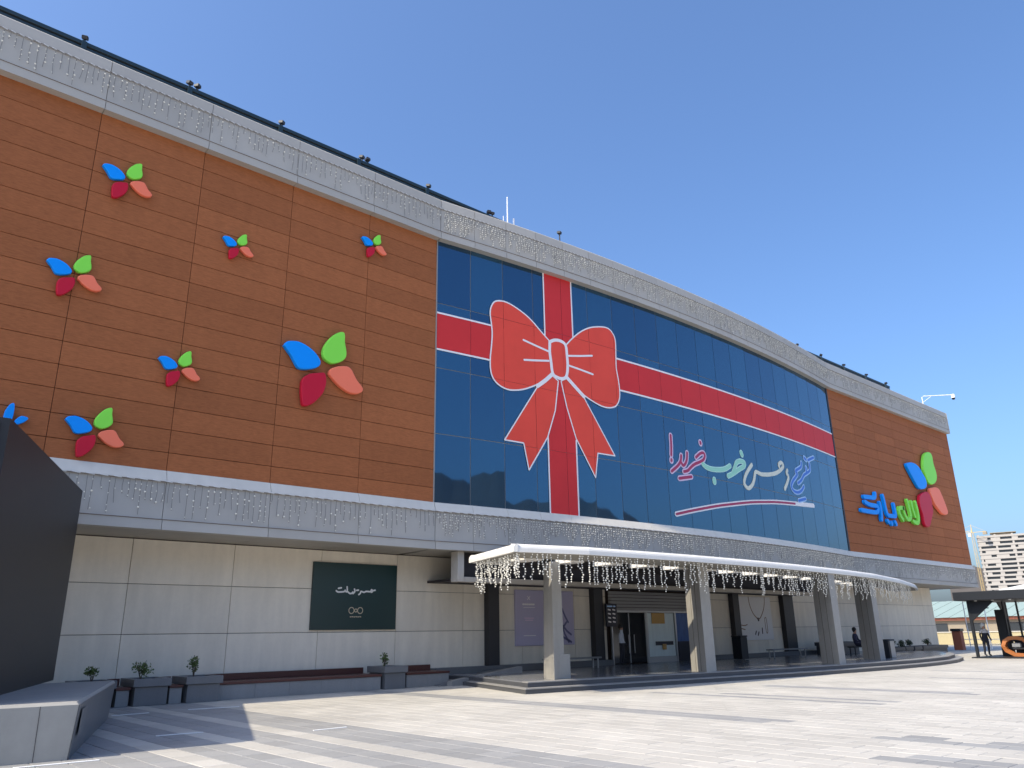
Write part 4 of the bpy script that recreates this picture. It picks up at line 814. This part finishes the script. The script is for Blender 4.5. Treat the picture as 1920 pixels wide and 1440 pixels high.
for a, b in zip(LL, LL[1:]):
    d = (b-a).normalized(); n_ = Vector((0, -d.z, d.y)).normalized()*.09; q = Vector((.16, 0, 0)); a2, b2 = a-d*.03, b+d*.03
    mb.add([a2-n_-q, a2+n_-q, b2+n_-q, b2-n_-q, a2-n_+q, a2+n_+q, b2+n_+q, b2-n_+q], [(3, 2, 1, 0), (4, 5, 6, 7), (0, 1, 5, 4), (1, 2, 6, 5), (2, 3, 7, 6), (3, 0, 4, 7)])
mb.build('frame', 'orange', og); MB().box(.0, .3, -1.2, -.05, .35, .45, c=.03).build('cushion', 'steel', og); MB().box(.02, .28, -.45, -.05, .46, .7, c=.04).build('back_cushion', 'alu', og)
tn = empty('white_tent', (64, 14.8, 0)); tag(tn, 'white pointed tent roof behind the black pavilion', 'tent')
MB().add([(-4, -4, 4.0), (4, -4, 4.0), (4, 4, 4.0), (-4, 4, 4.0), (0, 0, 5.0), (-4, -4, 3.75), (4, -4, 3.75), (4, 4, 3.75), (-4, 4, 3.75)], [(0, 1, 4), (1, 2, 4), (2, 3, 4), (3, 0, 4), (0, 5, 6, 1), (1, 6, 7, 2), (2, 7, 8, 3), (3, 8, 5, 0)]).build('roof', 'tent', tn)
for a in (-3.9, 3.9):
    for b in (-3.9, 3.9): MB().tube([(a, b, 0), (a, b, 3.9)], .05).build('pole', 'white', tn)

# ================================================================ BACKGROUND AT THE RIGHT
yw = empty('boundary_wall', (86, 22, 0)); tag(yw, 'low yellow boundary wall beyond the mall corner', 'wall'); MB().box(0, .3, -30, 16, 0, 1.15, c=.02).build('wall', 'yellowwall', yw); MB().box(-.06, .36, -30, 16, 1.152, 1.24, c=.02).build('coping', 'cap', yw)
gb = empty('gate_post', (66.6, 24.3, 0)); tag(gb, 'brown brick gate post at the mall corner', 'post'); MB().box(-.3, .3, -.3, .3, 0, 1.35, c=.02).build('shaft', 'rust', gb); MB().box(-.36, .36, -.36, .36, 1.352, 1.55, c=.03).build('cap', 'windowdark', gb)
hl = empty('market_hall', (122, 40, 0)); tag(hl, 'long low hall with a pale green metal roof far behind the boundary wall', 'building')
MB().box(0, 26, -30, 30, 0, 2.6).build('wall', 'hallwall', hl); MB().box(-.5, 26, -30.5, 30.5, 2.6, 2.95).build('eaves', 'rust', hl)
mb = MB(); 
for i in range(60):
    y = -30+i; z = 0.02*(i % 2); mb.add([(-.8, y, 2.98+z), (-.8, y+.97, 2.98+z), (13, y+.97, 5.6+z), (13, y, 5.6+z), (26, y, 3+z), (26, y+.97, 3+z)], [(0, 1, 2, 3), (3, 2, 5, 4)])
mb.build('roof', 'greenroof', hl)
for i in range(12): MB().box(-.06, .02, -28+4.8*i, -25.6+4.8*i, 1.1, 2.2).build('window', 'windowdark', hl)
bar = empty('barrier', (67.5, 21.5, 0)); tag(bar, 'low red and white railing before the yellow wall', 'railing')
for i in range(7): MB().tube([(0, -3+i, 0), (0, -3+i, .8)], .03).build('post', 'rust' if i % 2 else 'white', bar)
MB().tube([(0, -3, .75), (0, 3, .75)], .025).tube([(0, -3, .4), (0, 3, .4)], .025).build('rail', 'white', bar)
for x, y, h, lb in ((68.5, 24.2, 3.6, 'thin pale pole nearest the mall corner'), (69, 22.9, 3.0, 'thin pale pole left of the pavilion')):
    t = empty('pole', (x, y, 0)); tag(t, lb, 'pole'); MB().tube([(0, 0, 0), (0, 0, h)], .035, 6).build('shaft', 'antenna', t); MB().box(-.12, .12, -.3, .05, h, h+.07, c=.02).build('head', 'steel', t)
def tree(x, y, h, r, label, seed):
    rnd = random.Random(seed); t = empty('tree', (x, y, 0)); tag(t, label, 'tree', 'trees behind the pavilion'); mb = MB()
    mb.tube([(0, 0, 0), (.05, 0, h*.3), (0, .05, h*.6), (.03, 0, h*.85)], .14, 7, r1=.04)
    for i in range(7): a = rnd.uniform(0, 6.28); z = h*rnd.uniform(.3, .6); mb.tube([(0, 0, z), (math.cos(a)*r*.5, math.sin(a)*r*.5, z+h*.18), (math.cos(a)*r*.8, math.sin(a)*r*.8, z+h*.26)], .05, 5, r1=.015)
    mb.build('trunk', 'bark', t); mb = MB()
    for i in range(34):
        a = rnd.uniform(0, 6.28); q = r*rnd.random()**.5*.85; z = h*rnd.uniform(.38, .92); leaves(mb, (q*math.cos(a), q*math.sin(a), z-.3), r*.34, h*.14, 70, .2, rnd)
    mb.build('crown', 'leaf', t)
tree(76, 19.0, 3.6, 1.7, 'small green tree behind the pavilion, next to the kiosk', 3); tree(80, 16.5, 4.2, 2.0, 'green tree behind the pavilion at the right edge', 5)
# unfinished tower block and its crane, far away
tw = empty('tower_block', (628, 187, 0), math.radians(16.5)); tag(tw, 'unfinished pale high-rise tower with rows of dark openings far away', 'tower')
NF, FH = 21, 3.0; HW = 16.0
MB().box(0, 28, -HW+1, HW-1, 0, NF*FH).build('core', 'windowdark', tw); rnd = random.Random(2)
for f in range(NF+1): MB().box(-1.2, 29, -HW-.6*(f % 2 == 0), HW+.6, f*FH-.55, f*FH+.75).build('floor_slab', 'towerwhite', tw)
for f in range(NF):
    y = -HW
    while y < HW-1:
        wd = rnd.uniform(1.4, 4.2)
        if rnd.random() < (.42 if abs(y+wd/2) > 4 else .12): MB().box(-.9, -.2, y, min(HW, y+wd), f*FH+.7, f*FH+2.5).build('wall_infill', 'towerwhite', tw)
        y += wd
for q in (-HW, -6, 4.5, HW-1.2): MB().box(-1.0, .2, q, q+1.2, 0, NF*FH+1.5).build('pier', 'towerwhite', tw)
MB().box(4, 14, -6, 7, NF*FH, NF*FH+2.2).box(3, 15, -8, 8, NF*FH+2.6, NF*FH+3.0).build('roof_hut', 'hallwall', tw)
crn = empty('tower_crane', (618.4, 203.5, 0)); tag(crn, 'yellow tower crane beside the unfinished tower', 'crane')
mb = MB()
for sx in (-.7, .7):
    for sy in (-.7, .7): mb.box(sx-.07, sx+.07, sy-.07, sy+.07, 0, 66)
for i in range(33):
    z = i*2; s = 1 if i % 2 else -1
    mb.tube([(-.7, -.7*s, z), (-.7, .7*s, z+2)], .05, 4); mb.tube([(-.7*s, -.7, z), (.7*s, -.7, z+2)], .05, 4)
mb.build('mast', 'crane', crn); mb = MB().tube([(0, 0, 66), (0, 0, 72)], .5, 4, r1=.15)
for q in (-.5, .5): mb.tube([(q, -9, 66.3), (q, 15, 66.3)], .16, 4)
mb.tube([(0, 0, 67.6), (0, 14, 67.2)], .15, 4).tube([(0, 0, 71.5), (0, 12, 67)], .07, 4).tube([(0, 0, 71.5), (0, -8.5, 66.6)], .07, 4)
for i in range(8): mb.tube([(-.5, i*1.9, 66.3), (0, i*1.9+.9, 67.4)], .08, 4)
mb.build('jib', 'crane', crn); MB().box(-.8, .8, -9.5, -7, 64.2, 66.1).build('counterweight', 'hallwall', crn); MB().box(-.9, .9, .8, 2.6, 63.6, 65.6).build('cab', 'white', crn)
